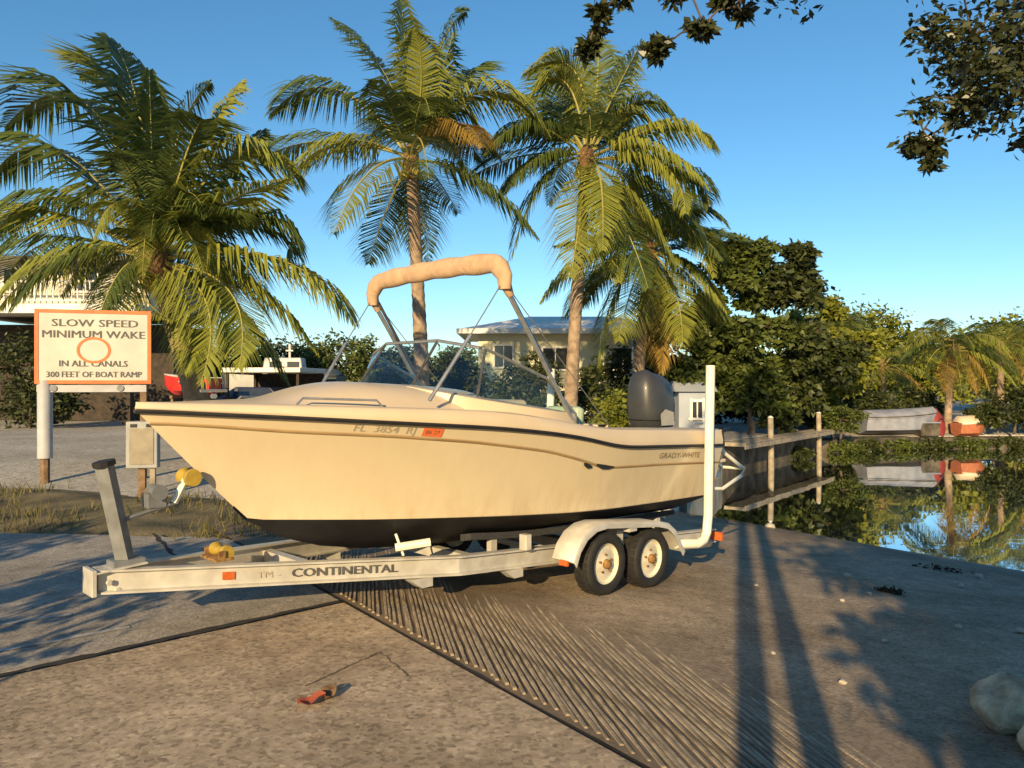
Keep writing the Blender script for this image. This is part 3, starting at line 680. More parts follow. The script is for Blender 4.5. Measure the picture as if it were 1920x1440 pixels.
# web plate carrying the lettering (outer face of the near rail)
def web_pt(u, h, off): 
    return (u + off * .27, rail_v(u) + .008 + off, rail_top(u) - .08 + h)
obj('tongue_plate', MB().box((6.02, 0, rail_top(6.02) + .004), (.34, .20, .012), ry=.07).box((6.19, 0, rail_top(6.15) - .08), (.03, .20, .175)).tube([(6.04, .07, .36), (6.04, .085, .36)], .025, 8).tube([(6.10, .085, .43), (6.10, .105, .43)], .02, 8), M['galv'], tl, bevel=.004)
V, Fs = fit_text('CONTINENTAL', .062, .80)
obj('maker_lettering', MB().add([web_pt(4.93 - x, y - .03, .006) for x, y in V], Fs).add([web_pt(4.922 - x, y - .028, .0067) for x, y in V], Fs), M['navy'], tl)
V, Fs = fit_text('TM -', .045, .16)
obj('maker_mark', MB().add([web_pt(5.17 - x, y - .025, .006) for x, y in V], Fs), M['greylet'], tl)
obj('reflector', MB().add([web_pt(u, h, .012) for u, h in ((5.40, -.025), (5.32, -.025), (5.32, .03), (5.40, .03))] + [web_pt(u, h, .002) for u, h in ((5.40, -.025), (5.32, -.025), (5.32, .03), (5.40, .03))], [(0, 1, 2, 3), (0, 4, 5, 1), (1, 5, 6, 2), (2, 6, 7, 3), (3, 7, 4, 0)]), M['amber'], tl)
for u in (.2, 1.75, 3.3, 4.7):
    hw = rail_v(u) - .01
    obj('cross_member', MB().box((u, 0, rail_top(u) - .09), (.08, 2 * hw, .09)), M['galv'], tl)
for u in (3.95, 3.0):
    for sgn in (1, -1):
        obj('mounting_bracket', MB().add([(u + .12, sgn * (rail_v(u) + .03) + a, rail_top(u) - .165) for a in (-.05, .05)] + [(u - .09, sgn * (rail_v(u) + .03) + a, rail_top(u) - .165) for a in (-.05, .05)] + [(u + .02, sgn * (rail_v(u) + .03) + a, rail_top(u) - .235) for a in (-.05, .05)] + [(u - .09, sgn * (rail_v(u) + .03) + a, rail_top(u) - .235) for a in (-.05, .05)], [(0, 2, 3, 1), (4, 5, 7, 6), (0, 1, 5, 4), (2, 6, 7, 3), (0, 4, 6, 2), (1, 3, 7, 5)]), M['galv'], tl)
# winch stand, bow roller, keel roller
wp = obj('winch_post', MB().tube([(5.96, 0, rail_top(5.96)), (6.10, 0, 1.20)], .062, 4), M['postmetal'], tl)
obj('end_cap', MB().tube([(6.099, 0, 1.198), (6.106, 0, 1.232)], .072, 10), M['rubber'], wp)
obj('post_foot', MB().box((5.96, 0, rail_top(5.96) + .03), (.22, .14, .05)), M['postmetal'], wp, bevel=.01)
arm = obj('roller_arm', MB().tube([(5.555, 0, 1.06), (5.64, 0, .90)], .026, 6), M['white'], tl)
obj('arm_bar', MB().tube([(5.63, 0, .90), (6.03, 0, .81)], .016, 6), M['postmetal'], tl)
obj('bow_roller', MB().lathe([(.0, -.09), (.06, -.09), (.065, -.06), (.04, -.03), (.04, .03), (.065, .06), (.06, .09), (.0, .09)], (5.535, 0, 1.075), 'y', 16), M['yellow'], tl, smooth=True)
wn = obj('winch', MB().box((5.76, -.04, .93), (.12, .12, .10)).lathe([(.0, -.07), (.055, -.07), (.055, -.055), (.035, -.05), (.035, .05), (.055, .055), (.055, .07), (0, .07)], (5.76, 0, .99), 'y', 14), M['postmetal'], tl)
obj('winch_strap', MB().tube([(5.73, 0, 1.02), (5.56, 0, 1.05)], .012, 5, flat=.4), M['strap'], wn)
kr = obj('keel_roller', MB().lathe([(.0, -.11), (.05, -.11), (.055, -.08), (.03, -.02), (.03, .02), (.055, .08), (.05, .11), (.0, .11)], (5.30, .02, rail_top(5.3) + .06), 'y', 16), M['yellow'], tl, smooth=True)
obj('roller_bracket', MB().box((5.33, .02, rail_top(5.3) + .015), (.14, .26, .02)).box((5.35, .14, rail_top(5.3) + .045), (.05, .012, .07)).box((5.35, -.10, rail_top(5.3) + .045), (.05, .012, .07)), M['rust'], kr)
def bottom_z(u, v): 
    k = min(1, abs(v) / max(.05, b_chine(u))); return z_stem(u) + k * (z_chine(u) - z_stem(u)) - .03 * math.sin(PI * min(1, k))
for sgn in (1, -1):
    bk = obj('bunk', MB().loft([[(u, sgn * .50 + a, bottom_z(u, .5) - .045 + h) for a, h in ((-.07, 0), (.07, .03), (.07, -.03), (-.07, -.06))] for u in [.1 + 3.2 * k / 8 for k in range(9)]]), M['carpet'], tl)
    for u in (.4, 1.75, 3.0):
        zb = bottom_z(u, .5) - .10
        obj('bunk_post', MB().box((u, sgn * .52, (zb + rail_top(u) - .05) / 2), (.07, .06, zb - rail_top(u) + .09)), M['galv'], bk)
    # guide bracket blocks beside the keel forward
    obj('guide_block', MB().tube([(4.02, sgn * .44, rail_top(4) + .05), (3.78, sgn * .60, rail_top(3.8) + .10)], .035, 8).tube([(3.95, sgn * .46, rail_top(4) - .02), (4.0, sgn * .42, rail_top(4) + .16)], .012, 6), M['white'], tl)
    obj('step_block', MB().box((2.85, sgn * .80, rail_top(2.85) + .07), (.07, .09, .14)), M['galv'], tl, bevel=.006)
# axles, wheels, fenders
th = -135 * PI / 180
def local_ground(u, v):
    x = 1.57 + math.cos(th) * u - math.sin(th) * v; y = 9.5 + math.sin(th) * u + math.cos(th) * v
    return ramp_z(x, y)
RT = .292
wheel_proto = None
def wheel(u, sgn):
    v = sgn * 1.07; zc = local_ground(u, v) + RT - .004
    tyre = MB().lathe([(.19, -.075), (.20, -.09), (.25, -.10), (.28, -.088), (RT, -.065), (RT, .065), (.28, .088), (.25, .10), (.20, .09), (.19, .075)], (0, 0, 0), 'y', 28, cap=False)
    wl = bpy.data.objects.new('wheel', None)
    wl = obj('wheel', MB().lathe([(0, -.04), (.10, -.035), (.185, -.07), (.198, -.082), (.202, -.05), (.202, .05), (.198, .082), (.185, .07), (.165, .045 * 1), (.12, .05), (.07, .066), (0, .07)], (0, 0, 0), 'y', 28), M['rim'], tl, smooth=True)
    wl.location = (u, v, zc)
    if sgn < 0: wl.rotation_euler = (0, 0, PI)
    obj('tyre', tyre, M['tyre'], wl, smooth=True)
    tr_ = MB()
    for k in range(28):
        a = 2 * PI * k / 28
        for off in (-.04, .04):
            a2 = a + (.11 if off > 0 else 0); c, s = math.cos(a2), math.sin(a2)
            tr_.box(((RT + .001) * c, off, (RT + .001) * s), (.012, .06, .045), ry=-a2)
    obj('tread', tr_, M['tyre'], wl)
    obj('hub', MB().lathe([(0, .06), (.045, .06), (.045, .10), (.03, .115), (0, .117)], (0, 0, 0), 'y', 14), M['rust'], wl, smooth=True)
    for k in range(5):
        a = 2 * PI * k / 5 + .3; nb_ = MB().tube([(.085 * math.cos(a), .055, .085 * math.sin(a)), (.085 * math.cos(a), .078, .085 * math.sin(a))], .012, 6)
        obj('lug_nut', nb_, M['rust'], wl)
    return zc
for u in (2.12, 1.40):
    for sgn in (1, -1): wheel(u, sgn)
    za, zb = local_ground(u, 1.07) + RT, local_ground(u, -1.07) + RT
    obj('axle', MB().tube([(u, -1.0, zb), (u, 1.0, za)], .04, 8), M['galv'], tl)
for sgn in (1, -1):
    gz = local_ground(1.76, sgn * 1.07)
    pf = [(2.66, .35), (2.60, .48), (2.50, .585), (2.36, .655), (2.20, .68), (1.76, .672), (1.34, .665), (1.16, .64), (1.02, .56), (.92, .42), (.86, .35)]
    sl = lambda u: (local_ground(u, sgn * 1.07))
    P = [(u, sl(u) + h) for u, h in pf]
    f = MB()
    f.loft([[(u, sgn * .95, z), (u, sgn * 1.19, z), (u - (u - 1.76) * .012, sgn * 1.205, z - .012), (u - (u - 1.76) * .05, sgn * 1.205, z - .055), (u - (u - 1.76) * .05, sgn * 1.195, z - .055), (u - (u - 1.76) * .03, sgn * 1.185, z - .02), (u - (u - 1.76) * .03, sgn * .95, z - .015)] for u, z in P])
    fe = obj('fender', f, M['galv'], tl, smooth=True)
    obj('fender_bracket', MB().box((1.76, sgn * .98, sl(1.76) + .50), (.10, .10, .32)).box((1.76, sgn * 1.12, sl(1.76) + .615), (.12, .14, .07)).box((1.76, sgn * .86, rail_top(1.76) - .08), (.12, .24, .08)), M['galv'], fe)
    obj('marker_lamp', MB().box((2.67, sgn * 1.10, sl(2.67) + .33), (.03, .10, .05)), M['amber'], fe, bevel=.006)
    pv = 1.235 * sgn; u0 = .47 if sgn > 0 else .30
    obj('guide_post', MB().tube([(.92, sgn * 1.12, sl(.92) + .40), (u0 + .22, pv, sl(.6) + .415), (u0 + .10, pv, sl(.5) + .44), (u0 + .03, pv, sl(.5) + .52), (u0, pv, .34), (u0 - .02, pv, 1.1), (u0 - .05, pv, 1.95)], .050, 12), M['white'], tl, smooth=True)
    obj('guide_bracket', MB().box((.62, sgn * .97, rail_top(.6) - .06), (.07, .42, .06)).tube([(.62, sgn * 1.15, rail_top(.6) - .06), (.75, sgn * 1.12, sl(.8) + .40)], .025, 6), M['galv'], tl)
    obj('tail_lamp', MB().box((-.42, sgn * .82, rail_top(-.4) - .08), (.05, .16, .10)), M['amber'], tl, bevel=.008)

# ------------------------------------------------------------------ palms
def frond_mesh(bez, seed, mat, width=1.0, pairs=84, droop=0.6):
    """one feather frond: rib plus drooping leaflets along a curved rib (local coordinates)"""
    rr = random.Random(seed)
    P0, P1, P2 = [Vector(p) for p in bez]
    C = P1 * 2 - (P0 + P2) * .5
    pt = lambda s: P0 * (1 - s) ** 2 + C * 2 * s * (1 - s) + P2 * s * s
    tan = lambda s: ((C - P0) * (1 - s) + (P2 - C) * s).normalized()
    L = sum((pt((i + 1) / 20) - pt(i / 20)).length for i in range(20))
    rib = MB().tube([pt(i / 12) for i in range(13)], [max(.006, .042 * (1 - i / 12.5) ** .8) * L / 4 for i in range(13)], 5)
    V, Fs = [], []
    twist = rr.uniform(-.5, .5)
    for k in range(pairs):
        s = .16 + .83 * k / (pairs - 1)
        p, d = pt(s), tan(s)
        sidev = d.cross(Vector((0, 0, 1)))
        if sidev.length < .15: sidev = d.cross(Vector((math.cos(twist), math.sin(twist), 0)))
        sidev.normalize(); upv = sidev.cross(d).normalized()
        ll = L * .37 * width * (math.sin(PI * min(1, (s * .78 + .16))) ** .8) * (1 - .45 * max(0, s - .75) / .25)
        for sg in (1, -1):
            if rr.random() < .05: continue
            l1 = ll * rr.uniform(.82, 1.08)
            fw = .35 + .55 * s
            d1 = (sidev * sg * 1.0 + d * fw + upv * .22 + Vector((rr.uniform(-.1, .1), rr.uniform(-.1, .1), rr.uniform(-.12, .08)))).normalized()
            a = p + d1 * l1 * .45 + Vector((0, 0, -.06 * l1 * droop))
            d2 = (d1 + Vector((0, 0, -1.0 * droop * rr.uniform(.7, 1.3)))).normalized()
            e = a + d2 * l1 * .55
            wv = d * (.027 * L / 4 * rr.uniform(.8, 1.2)) + upv * .006
            o = len(V)
            V += [p - wv * .6, p + wv * .6, a + wv, a - wv, e]
            Fs += [(o, o + 1, o + 2, o + 3), (o + 3, o + 2, o + 4)]
    return rib, MB().add(V, Fs)

def palm(name, label, base, crown, fronds, trunk_r=(.2, .13), seed=1, group='coconut palms', bend=0.0, extra=0, L=4.0, pairs=84, nuts=5, back=False):
    rr = random.Random(seed)
    root = thing(name, label, 'palm tree', base, 0, group)
    c = Vector(crown) - Vector(base)
    n = 14; pts = []; rad = []
    for i in range(n + 1):
        s = i / n
        pts.append(Vector((c.x * s ** 1.3 + bend * math.sin(PI * s), c.y * s, c.z * s - (.25 if i == 0 else 0))))
        rad.append((trunk_r[0] + (trunk_r[1] - trunk_r[0]) * s ** .6) * (1.35 if i == 0 else 1) * rr.uniform(.96, 1.04))
    fine = []; fr_ = []
    for i in range(n):
        for k in range(4):
            s = k / 4; fine.append(pts[i].lerp(pts[i + 1], s)); fr_.append((rad[i] * (1 - s) + rad[i + 1] * s) * (1.05 if k % 2 else .97))
    fine.append(pts[n]); fr_.append(rad[n])
    obj('trunk', MB().tube(fine, fr_, 10), M['bark'], root, smooth=True)
    hm = MB()
    hm.tube([c + Vector((0, 0, -.55)), c + Vector((0, 0, -.2)), c + Vector((0, 0, .25)), c + Vector((0, 0, .5))], [trunk_r[1] * 1.0, trunk_r[1] * 1.7, trunk_r[1] * 1.4, .04], 9)
    obj('crownshaft', hm, M['fibre'], root, smooth=True)
    allf = list(fronds)
    for k in range(extra):
        a = rr.uniform(0, 2 * PI); el = rr.uniform(-.55, 1.0); l = L * rr.uniform(.8, 1.05)
        dx, dy = math.cos(a), math.sin(a)
        m_ = Vector((dx * math.cos(el), dy * math.cos(el), math.sin(el))) * l * .52
        hz = max(.25, math.cos(el)) * .42
        t2 = m_ + Vector((dx * hz * l, dy * hz * l, (math.sin(el) * .30 - .38) * l))
        mt = 'y' if rr.random() < .55 else 'g'
        if el < -.3 and rr.random() < .3: mt = 'o'
        if back: m_.y = max(m_.y, -.75); t2.y = max(t2.y, -1.3)
        allf.append((mt, *m_, *t2))
    for k, f in enumerate(allf):
        P1 = Vector(f[1:4]); P2 = Vector(f[4:7])
        P0 = Vector((0, 0, rr.uniform(-.05, .15))) + P1.normalized() * .08
        rib, lf = frond_mesh((P0, P1, P2), seed * 100 + k, None, pairs=pairs, droop=rr.uniform(.7, 1.15) * (1.3 if P2.z < 0 else .95))
        fo = obj('frond', lf, M['frond_' + f[0]], root); fo.location = c
        ro = obj('rib', rib, M['petiole' if f[0] != 'o' else 'fibre'], fo)
    if nuts:
        for k in range(nuts):
            a = 2 * PI * k / nuts + .4; 
            nm = MB().lathe([(0, -.15), (.07, -.12), (.105, -.02), (.10, .06), (.05, .13), (0, .14)], (0, 0, 0), 'z', 9)
            no = obj('coconut', nm, M['coconut'], root, smooth=True); no.location = c + Vector((.23 * math.cos(a), .23 * math.sin(a), -.38 - .07 * (k % 2)))
    return root

PA = [('g',-0.38,0.19,2.92,-1.05,0.35,4.5),('y',-0.67,0.19,3.18,-1.65,0.35,3.77),('g',0.04,-0.19,1.92,0.06,-0.35,3.59),('g',0.38,0.19,2.45,0.95,0.35,3.61),('y',0.75,0.59,2.47,1.3,1.08,3.9),('g',1.01,0.91,1.85,1.56,1.66,3.09),('y',1.63,-0.19,2.02,2.92,-0.35,1.34),('y',1.39,-0.64,0.84,2.93,-1.16,1.3),('g',2.12,0.19,0.92,2.55,0.35,-0.05),('y',2.45,-0.19,0.0,3.96,-0.35,-1.22),('y',1.31,-1.05,-0.89,1.43,-1.91,-2.43),('y',0.14,-1.5,-0.71,0.97,-2.73,-1.28),('g',-1.4,0.19,3.08,-3.16,0.35,2.71),('g',-1.98,0.19,2.19,-3.51,0.35,1.6),('g',-1.76,-0.19,1.2,-2.93,-0.35,0.35),('y',-2.79,0.82,1.17,-4.34,1.48,0.81),('g',-2.43,0.95,0.59,-4.1,1.73,-0.19),('g',-1.18,-0.83,-0.03,-1.91,-1.52,-1.08),('g',0.95,-1.23,1.9,1.52,-2.23,2.29),('g',-0.04,-1.16,1.35,-0.09,-2.11,1.72),('g',-0.01,-1.58,0.4,-0.01,-2.87,0.3),('g',0.23,1.75,0.51,0.41,3.17,-0.38),('y',0.96,-1.26,-0.87,1.15,-2.29,-2.21),('y',1.72,-1.13,-0.66,2.12,-2.05,-2.12),('g',0.35,-1.56,0.78,0.56,-2.83,0.14),('g',1.24,-1.57,0.68,2.25,-2.85,0.64)]
PB = [('g',-0.77,0.42,2.49,-2.28,0.76,4.17),('y',-0.09,-0.19,2.54,-0.27,-0.35,4.54),('g',0.74,0.19,2.99,1.46,0.35,4.21),('y',0.43,-1.16,1.72,0.34,-2.1,2.59),('g',1.07,1.25,2.44,1.92,2.27,3.48),('y',1.97,-0.19,1.79,3.76,-0.35,0.54),('o',1.27,-1.42,0.51,2.06,-2.58,-0.43),('g',1.83,-0.19,-0.56,3.45,-0.35,-2.17),('g',-2.08,0.19,1.99,-3.96,0.35,1.36),('g',-2.59,0.77,0.75,-4.6,1.39,0.4),('y',-0.87,-1.55,-0.79,-1.45,-2.82,-2.58),('g',-0.99,1.43,-1.29,-1.62,2.6,-2.43),('g',0.9,1.42,1.19,1.95,2.58,0.59),('g',0.47,1.87,0.07,1.07,3.4,-0.7),('g',-0.27,-1.54,0.76,-0.51,-2.81,1.07),('g',0.5,0.82,1.75,1.05,1.48,4.17)]
PC = [('y',-0.4,-0.26,2.48,-1.83,-0.48,2.25),('y',-0.7,-0.19,2.21,-1.91,-0.35,1.17),('g',0.4,1.15,2.26,0.57,2.09,4.41),('y',0.68,-0.64,1.59,1.4,-1.17,2.9),('y',2.19,-0.83,0.71,3.19,-1.51,-0.09),('y',1.88,-0.91,-0.34,2.45,-1.65,-1.89),('g',2.63,0.19,-0.17,3.59,0.35,-1.21),('g',-1.81,1.1,0.45,-3.38,2.0,0.08),('g',-1.31,-0.31,-0.77,-2.16,-0.57,-2.91),('y',-0.29,-1.5,-1.71,-0.66,-2.73,-3.73),('y',0.52,-0.74,-1.69,0.73,-1.34,-3.68),('y',1.49,-0.19,-1.41,2.44,-0.35,-3.17),('g',0.93,-0.91,-2.02,1.46,-1.65,-3.86),('g',-0.98,1.68,2.13,-2.13,3.06,2.8),('g',1.59,1.87,1.45,2.79,3.4,2.22),('g',-0.51,1.39,1.86,-0.77,2.53,4.3),('g',2.17,0.19,-1.02,3.44,0.35,-2.53),('y',0.21,-1.5,-0.86,0.14,-2.72,-3.06)]
PD = [('g',-1.37,1.27,-0.51,-2.1,2.31,-1.59),('y',0.95,-1.31,0.6,1.49,-2.37,-1.11),('g',1.9,1.27,0.85,3.66,2.3,0.3),('o',0.37,-0.51,-1.53,0.2,-0.92,-3.91),('y',-0.81,-1.57,-1.32,-1.4,-2.85,-3.01),('y',0.55,-1.24,-1.28,0.57,-2.26,-3.14),('g',-1.05,0.93,0.61,-2.99,1.68,0.53),('g',0.87,1.6,1.65,1.91,2.9,2.71),('g',-0.41,1.61,1.65,-0.79,2.93,2.91),('y',-1.2,-0.19,-1.49,-1.73,-0.35,-3.73),('g',1.28,-0.6,-0.52,2.15,-1.1,-2.25),('g',0.32,1.1,-1.71,0.3,2.01,-3.49),('y',-0.59,-1.65,1.09,-0.66,-3.0,1.7),('g',1.43,1.59,0.55,3.07,2.9,1.36),('g',-1.06,-1.58,-0.51,-2.17,-2.87,-1.33)]
gh = lambda x, y: float(ground_z(x, y))
PA = [(f[0], f[1], max(f[2], -.75), f[3], f[4], max(f[5], -1.35), f[6]) for f in PA]
palm('coconut_palm', 'short stout coconut palm with dense drooping crown behind the speed sign', (-5.9, 15.0, gh(-5.9, 15)), (-6.96, 15.0, 4.14), PA, (.24, .2), 1, extra=18, L=3.3, nuts=3, back=True)
palm('coconut_palm', 'tall coconut palm with dark bare trunk behind the bimini top', (-2.40, 21.0, gh(-2.4, 21)), (-2.76, 21.0, 7.85), PB, (.24, .15), 2, extra=9, L=3.5)
palm('coconut_palm', 'tall pale trunked coconut palm in front of the cream house', (1.64, 22.0, gh(1.64, 22)), (2.13, 22.0, 8.14), PC, (.22, .16), 3, extra=13, L=3.7)
palm('coconut_palm', 'lower coconut palm with hanging orange dead frond beside the dark trees', (3.98, 25.0, gh(4, 25)), (4.46, 25.0, 5.99), PD, (.21, .16), 4, extra=13, L=3.6)

# ------------------------------------------------------------------ leafy trees and shrubs
def leaf_cloud(clumps, n, size, seed, sub=26, spread_=.34, flat=.35, aspect=.45):
    """n leaf blades gathered in many small tufts inside the ellipsoid clumps; (n,4,3)"""
    rg = np.random.default_rng(seed)
    vol = np.array([c[3] * c[4] * c[5] for c in clumps]) ** .67; vol /= vol.sum()
    cen, rad = [], []
    for c, f in zip(clumps, vol):
        k = max(3, int(sub * len(clumps) * f))
        d = rg.normal(size=(k, 3)); d /= np.linalg.norm(d, axis=1)[:, None]
        r_ = rg.uniform(.35, 1.0, (k, 1)) ** .6
        cen.append(np.array(c[:3]) + d * r_ * np.array(c[3:6])); rad.append(np.full(k, min(c[3:6]) * spread_))
    cen = np.concatenate(cen); rad = np.concatenate(rad)
    idx = rg.integers(0, len(cen), n)
    P = cen[idx] + rg.normal(size=(n, 3)) * rad[idx][:, None] * np.array((.62, .62, .5))
    a = rg.normal(size=(n, 3)); a[:, 2] = a[:, 2] * .6 - flat; a /= np.linalg.norm(a, axis=1)[:, None]
    b_ = np.cross(a, rg.normal(size=(n, 3))); b_ /= np.linalg.norm(b_, axis=1)[:, None]
    c = np.cross(a, b_)
    s = (size * rg.uniform(.42, 1.45, n))[:, None]
    return np.stack([P, P + a * s * .5 + b_ * s * aspect * .5 + c * s * .06, P + a * s, P + a * s * .5 - b_ * s * aspect * .5 + c * s * .06], 1)

def tree(name, label, base, clumps, n, size, mat, seed, cat='tree', group=None, trunk_r=.12, bark='barkdark', limb=1.0, sub=26, spread_=.34, stem='trunk', crown='crown'):
    root = thing(name, label, cat, base, 0, group)
    rr = random.Random(seed)
    C = [(c[0] - base[0], c[1] - base[1], c[2] - base[2], *c[3:]) for c in clumps]
    quads(crown, leaf_cloud(C, n, size, seed, sub, spread_), mat, root)
    tb = MB(); cz = min(c[2] for c in C); fork = Vector((rr.uniform(-.1, .1), rr.uniform(-.1, .1), max(.15, cz * .45)))
    tb.tube([(0, 0, -.2), fork * .5 + Vector((rr.uniform(-.08, .08), 0, 0)), fork], [trunk_r * 1.25, trunk_r, trunk_r * .85], 8)
    nodes = [(fork, trunk_r * .8)]; todo = list(C)
    while todo:
        dmin, i_, j_ = min(((Vector(c[:3]) - nd[0]).length, i, j) for i, c in enumerate(todo) for j, nd in enumerate(nodes)); c = todo[i_]; nd = nodes[j_]
        todo.pop(i_)
        a_, ra = nd; e = Vector(c[:3]); k_ = min(.2, dmin * .12)
        m_ = a_.lerp(e, .5) + Vector((rr.uniform(-k_, k_), rr.uniform(-k_, k_), rr.uniform(0, k_)))
        r0 = min(ra * .85, max(trunk_r * .7 * limb, ra * .5)); r1 = max(r0 * .5, .006)
        tb.tube([a_, m_, e], [r0, (r0 + r1) / 2, r1], 6)
        nodes.append((e, r1))
        for k in range(4):
            d = Vector((rr.gauss(0, 1), rr.gauss(0, 1), rr.gauss(0, .7))).normalized()
            tb.tube([m_.lerp(e, rr.uniform(.4, 1)), e + Vector((d.x * c[3], d.y * c[4], d.z * c[5])) * .85], [trunk_r * .2 * limb, trunk_r * .06 * limb], 5)
    obj(stem, tb, M[bark], root, smooth=True)
    return root
def B0(x, y): return (x, y, gh(x, y))

def layered(clumps, seed, k=4, f=.52):
    rr = random.Random(seed); out = []
    for c in clumps:
        for _ in range(k):
            d = Vector((rr.gauss(0, 1), rr.gauss(0, 1), rr.gauss(0, 1))).normalized() * rr.uniform(.55, .95)
            g_ = f * rr.uniform(.65, 1.15)
            out.append((c[0] + d.x * c[3], c[1] + d.y * c[4], c[2] + d.z * c[5], c[3] * g_, c[4] * g_, c[5] * g_ * .8))
    return out
GT = 'dark trees on the canal bank'
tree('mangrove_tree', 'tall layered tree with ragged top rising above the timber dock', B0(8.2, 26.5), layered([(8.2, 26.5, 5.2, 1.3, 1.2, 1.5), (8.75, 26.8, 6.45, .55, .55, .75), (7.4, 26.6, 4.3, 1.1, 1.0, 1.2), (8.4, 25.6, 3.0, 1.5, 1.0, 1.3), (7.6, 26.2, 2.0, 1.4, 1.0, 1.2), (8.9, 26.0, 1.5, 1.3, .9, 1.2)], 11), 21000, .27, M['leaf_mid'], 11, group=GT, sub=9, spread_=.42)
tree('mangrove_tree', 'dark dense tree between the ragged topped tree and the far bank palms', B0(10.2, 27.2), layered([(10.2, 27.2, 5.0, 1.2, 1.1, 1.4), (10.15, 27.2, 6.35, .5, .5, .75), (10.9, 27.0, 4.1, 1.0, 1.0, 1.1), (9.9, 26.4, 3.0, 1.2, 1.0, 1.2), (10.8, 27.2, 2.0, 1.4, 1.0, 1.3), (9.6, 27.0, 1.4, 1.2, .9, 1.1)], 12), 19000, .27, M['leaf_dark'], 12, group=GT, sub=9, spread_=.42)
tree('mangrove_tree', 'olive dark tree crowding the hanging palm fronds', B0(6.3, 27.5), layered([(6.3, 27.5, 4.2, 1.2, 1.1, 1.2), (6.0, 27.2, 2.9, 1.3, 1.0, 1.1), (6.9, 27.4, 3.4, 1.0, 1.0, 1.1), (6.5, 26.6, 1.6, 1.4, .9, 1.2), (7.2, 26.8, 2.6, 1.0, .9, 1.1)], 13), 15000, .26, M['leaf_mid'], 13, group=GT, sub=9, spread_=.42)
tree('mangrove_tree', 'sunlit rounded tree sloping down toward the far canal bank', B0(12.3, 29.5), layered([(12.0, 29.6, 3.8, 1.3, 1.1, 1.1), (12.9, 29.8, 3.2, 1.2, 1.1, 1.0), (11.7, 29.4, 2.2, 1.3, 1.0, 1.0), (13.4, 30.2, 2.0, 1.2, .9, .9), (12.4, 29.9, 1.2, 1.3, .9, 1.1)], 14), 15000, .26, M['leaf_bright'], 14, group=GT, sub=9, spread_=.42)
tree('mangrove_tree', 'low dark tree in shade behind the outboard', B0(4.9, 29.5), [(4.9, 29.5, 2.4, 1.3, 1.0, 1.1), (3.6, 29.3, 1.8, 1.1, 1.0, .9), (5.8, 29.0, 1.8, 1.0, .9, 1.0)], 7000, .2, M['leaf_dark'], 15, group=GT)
for k, x in enumerate((4.4, 6.4, 8.4, 10.4, 12.4, 14.4)):
    z0 = gh(x, 34) if x > 4 else 0
    tree('thicket', 'dense dark thicket filling the bank behind the trees and dock', (x, 34 + .4 * (k % 2), z0), [(x, 34, z0 + 1.2, 1.4, .8, 1.2), (x + .6, 34.2, z0 + 2.2, .9, .8, .9)], 4000, .26, M['leaf_dark'], 150 + k, 'bush', 'thickets behind the bank trees', .05, stem='stem', crown='foliage')
GS = 'bushes along the canal bank'
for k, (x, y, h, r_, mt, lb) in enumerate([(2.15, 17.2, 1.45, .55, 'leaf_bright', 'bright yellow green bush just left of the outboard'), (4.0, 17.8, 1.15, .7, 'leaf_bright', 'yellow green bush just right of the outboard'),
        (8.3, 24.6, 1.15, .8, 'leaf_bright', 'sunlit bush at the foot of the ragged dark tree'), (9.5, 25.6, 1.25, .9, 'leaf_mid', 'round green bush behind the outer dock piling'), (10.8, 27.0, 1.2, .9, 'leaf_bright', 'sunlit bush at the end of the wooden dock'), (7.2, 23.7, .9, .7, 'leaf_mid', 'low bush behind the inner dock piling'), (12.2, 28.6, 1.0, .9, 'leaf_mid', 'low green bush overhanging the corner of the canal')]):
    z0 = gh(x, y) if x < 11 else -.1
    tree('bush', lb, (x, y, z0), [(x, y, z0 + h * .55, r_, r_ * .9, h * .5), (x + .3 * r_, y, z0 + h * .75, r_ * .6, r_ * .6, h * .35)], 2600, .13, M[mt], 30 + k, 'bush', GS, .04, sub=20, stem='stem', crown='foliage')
GW = 'shrubs behind the windshield'
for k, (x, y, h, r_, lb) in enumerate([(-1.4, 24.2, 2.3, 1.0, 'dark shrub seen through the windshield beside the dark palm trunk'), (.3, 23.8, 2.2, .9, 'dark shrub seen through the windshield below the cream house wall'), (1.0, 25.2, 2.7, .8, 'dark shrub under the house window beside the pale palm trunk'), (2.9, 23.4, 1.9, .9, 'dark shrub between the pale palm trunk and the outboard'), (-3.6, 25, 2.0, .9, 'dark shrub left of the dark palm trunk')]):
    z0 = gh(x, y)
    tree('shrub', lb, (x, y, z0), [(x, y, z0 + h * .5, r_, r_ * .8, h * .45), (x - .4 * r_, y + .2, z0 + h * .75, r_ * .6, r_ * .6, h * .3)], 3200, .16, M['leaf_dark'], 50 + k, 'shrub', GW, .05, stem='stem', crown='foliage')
GL = 'trees along the back of the gravel lot'
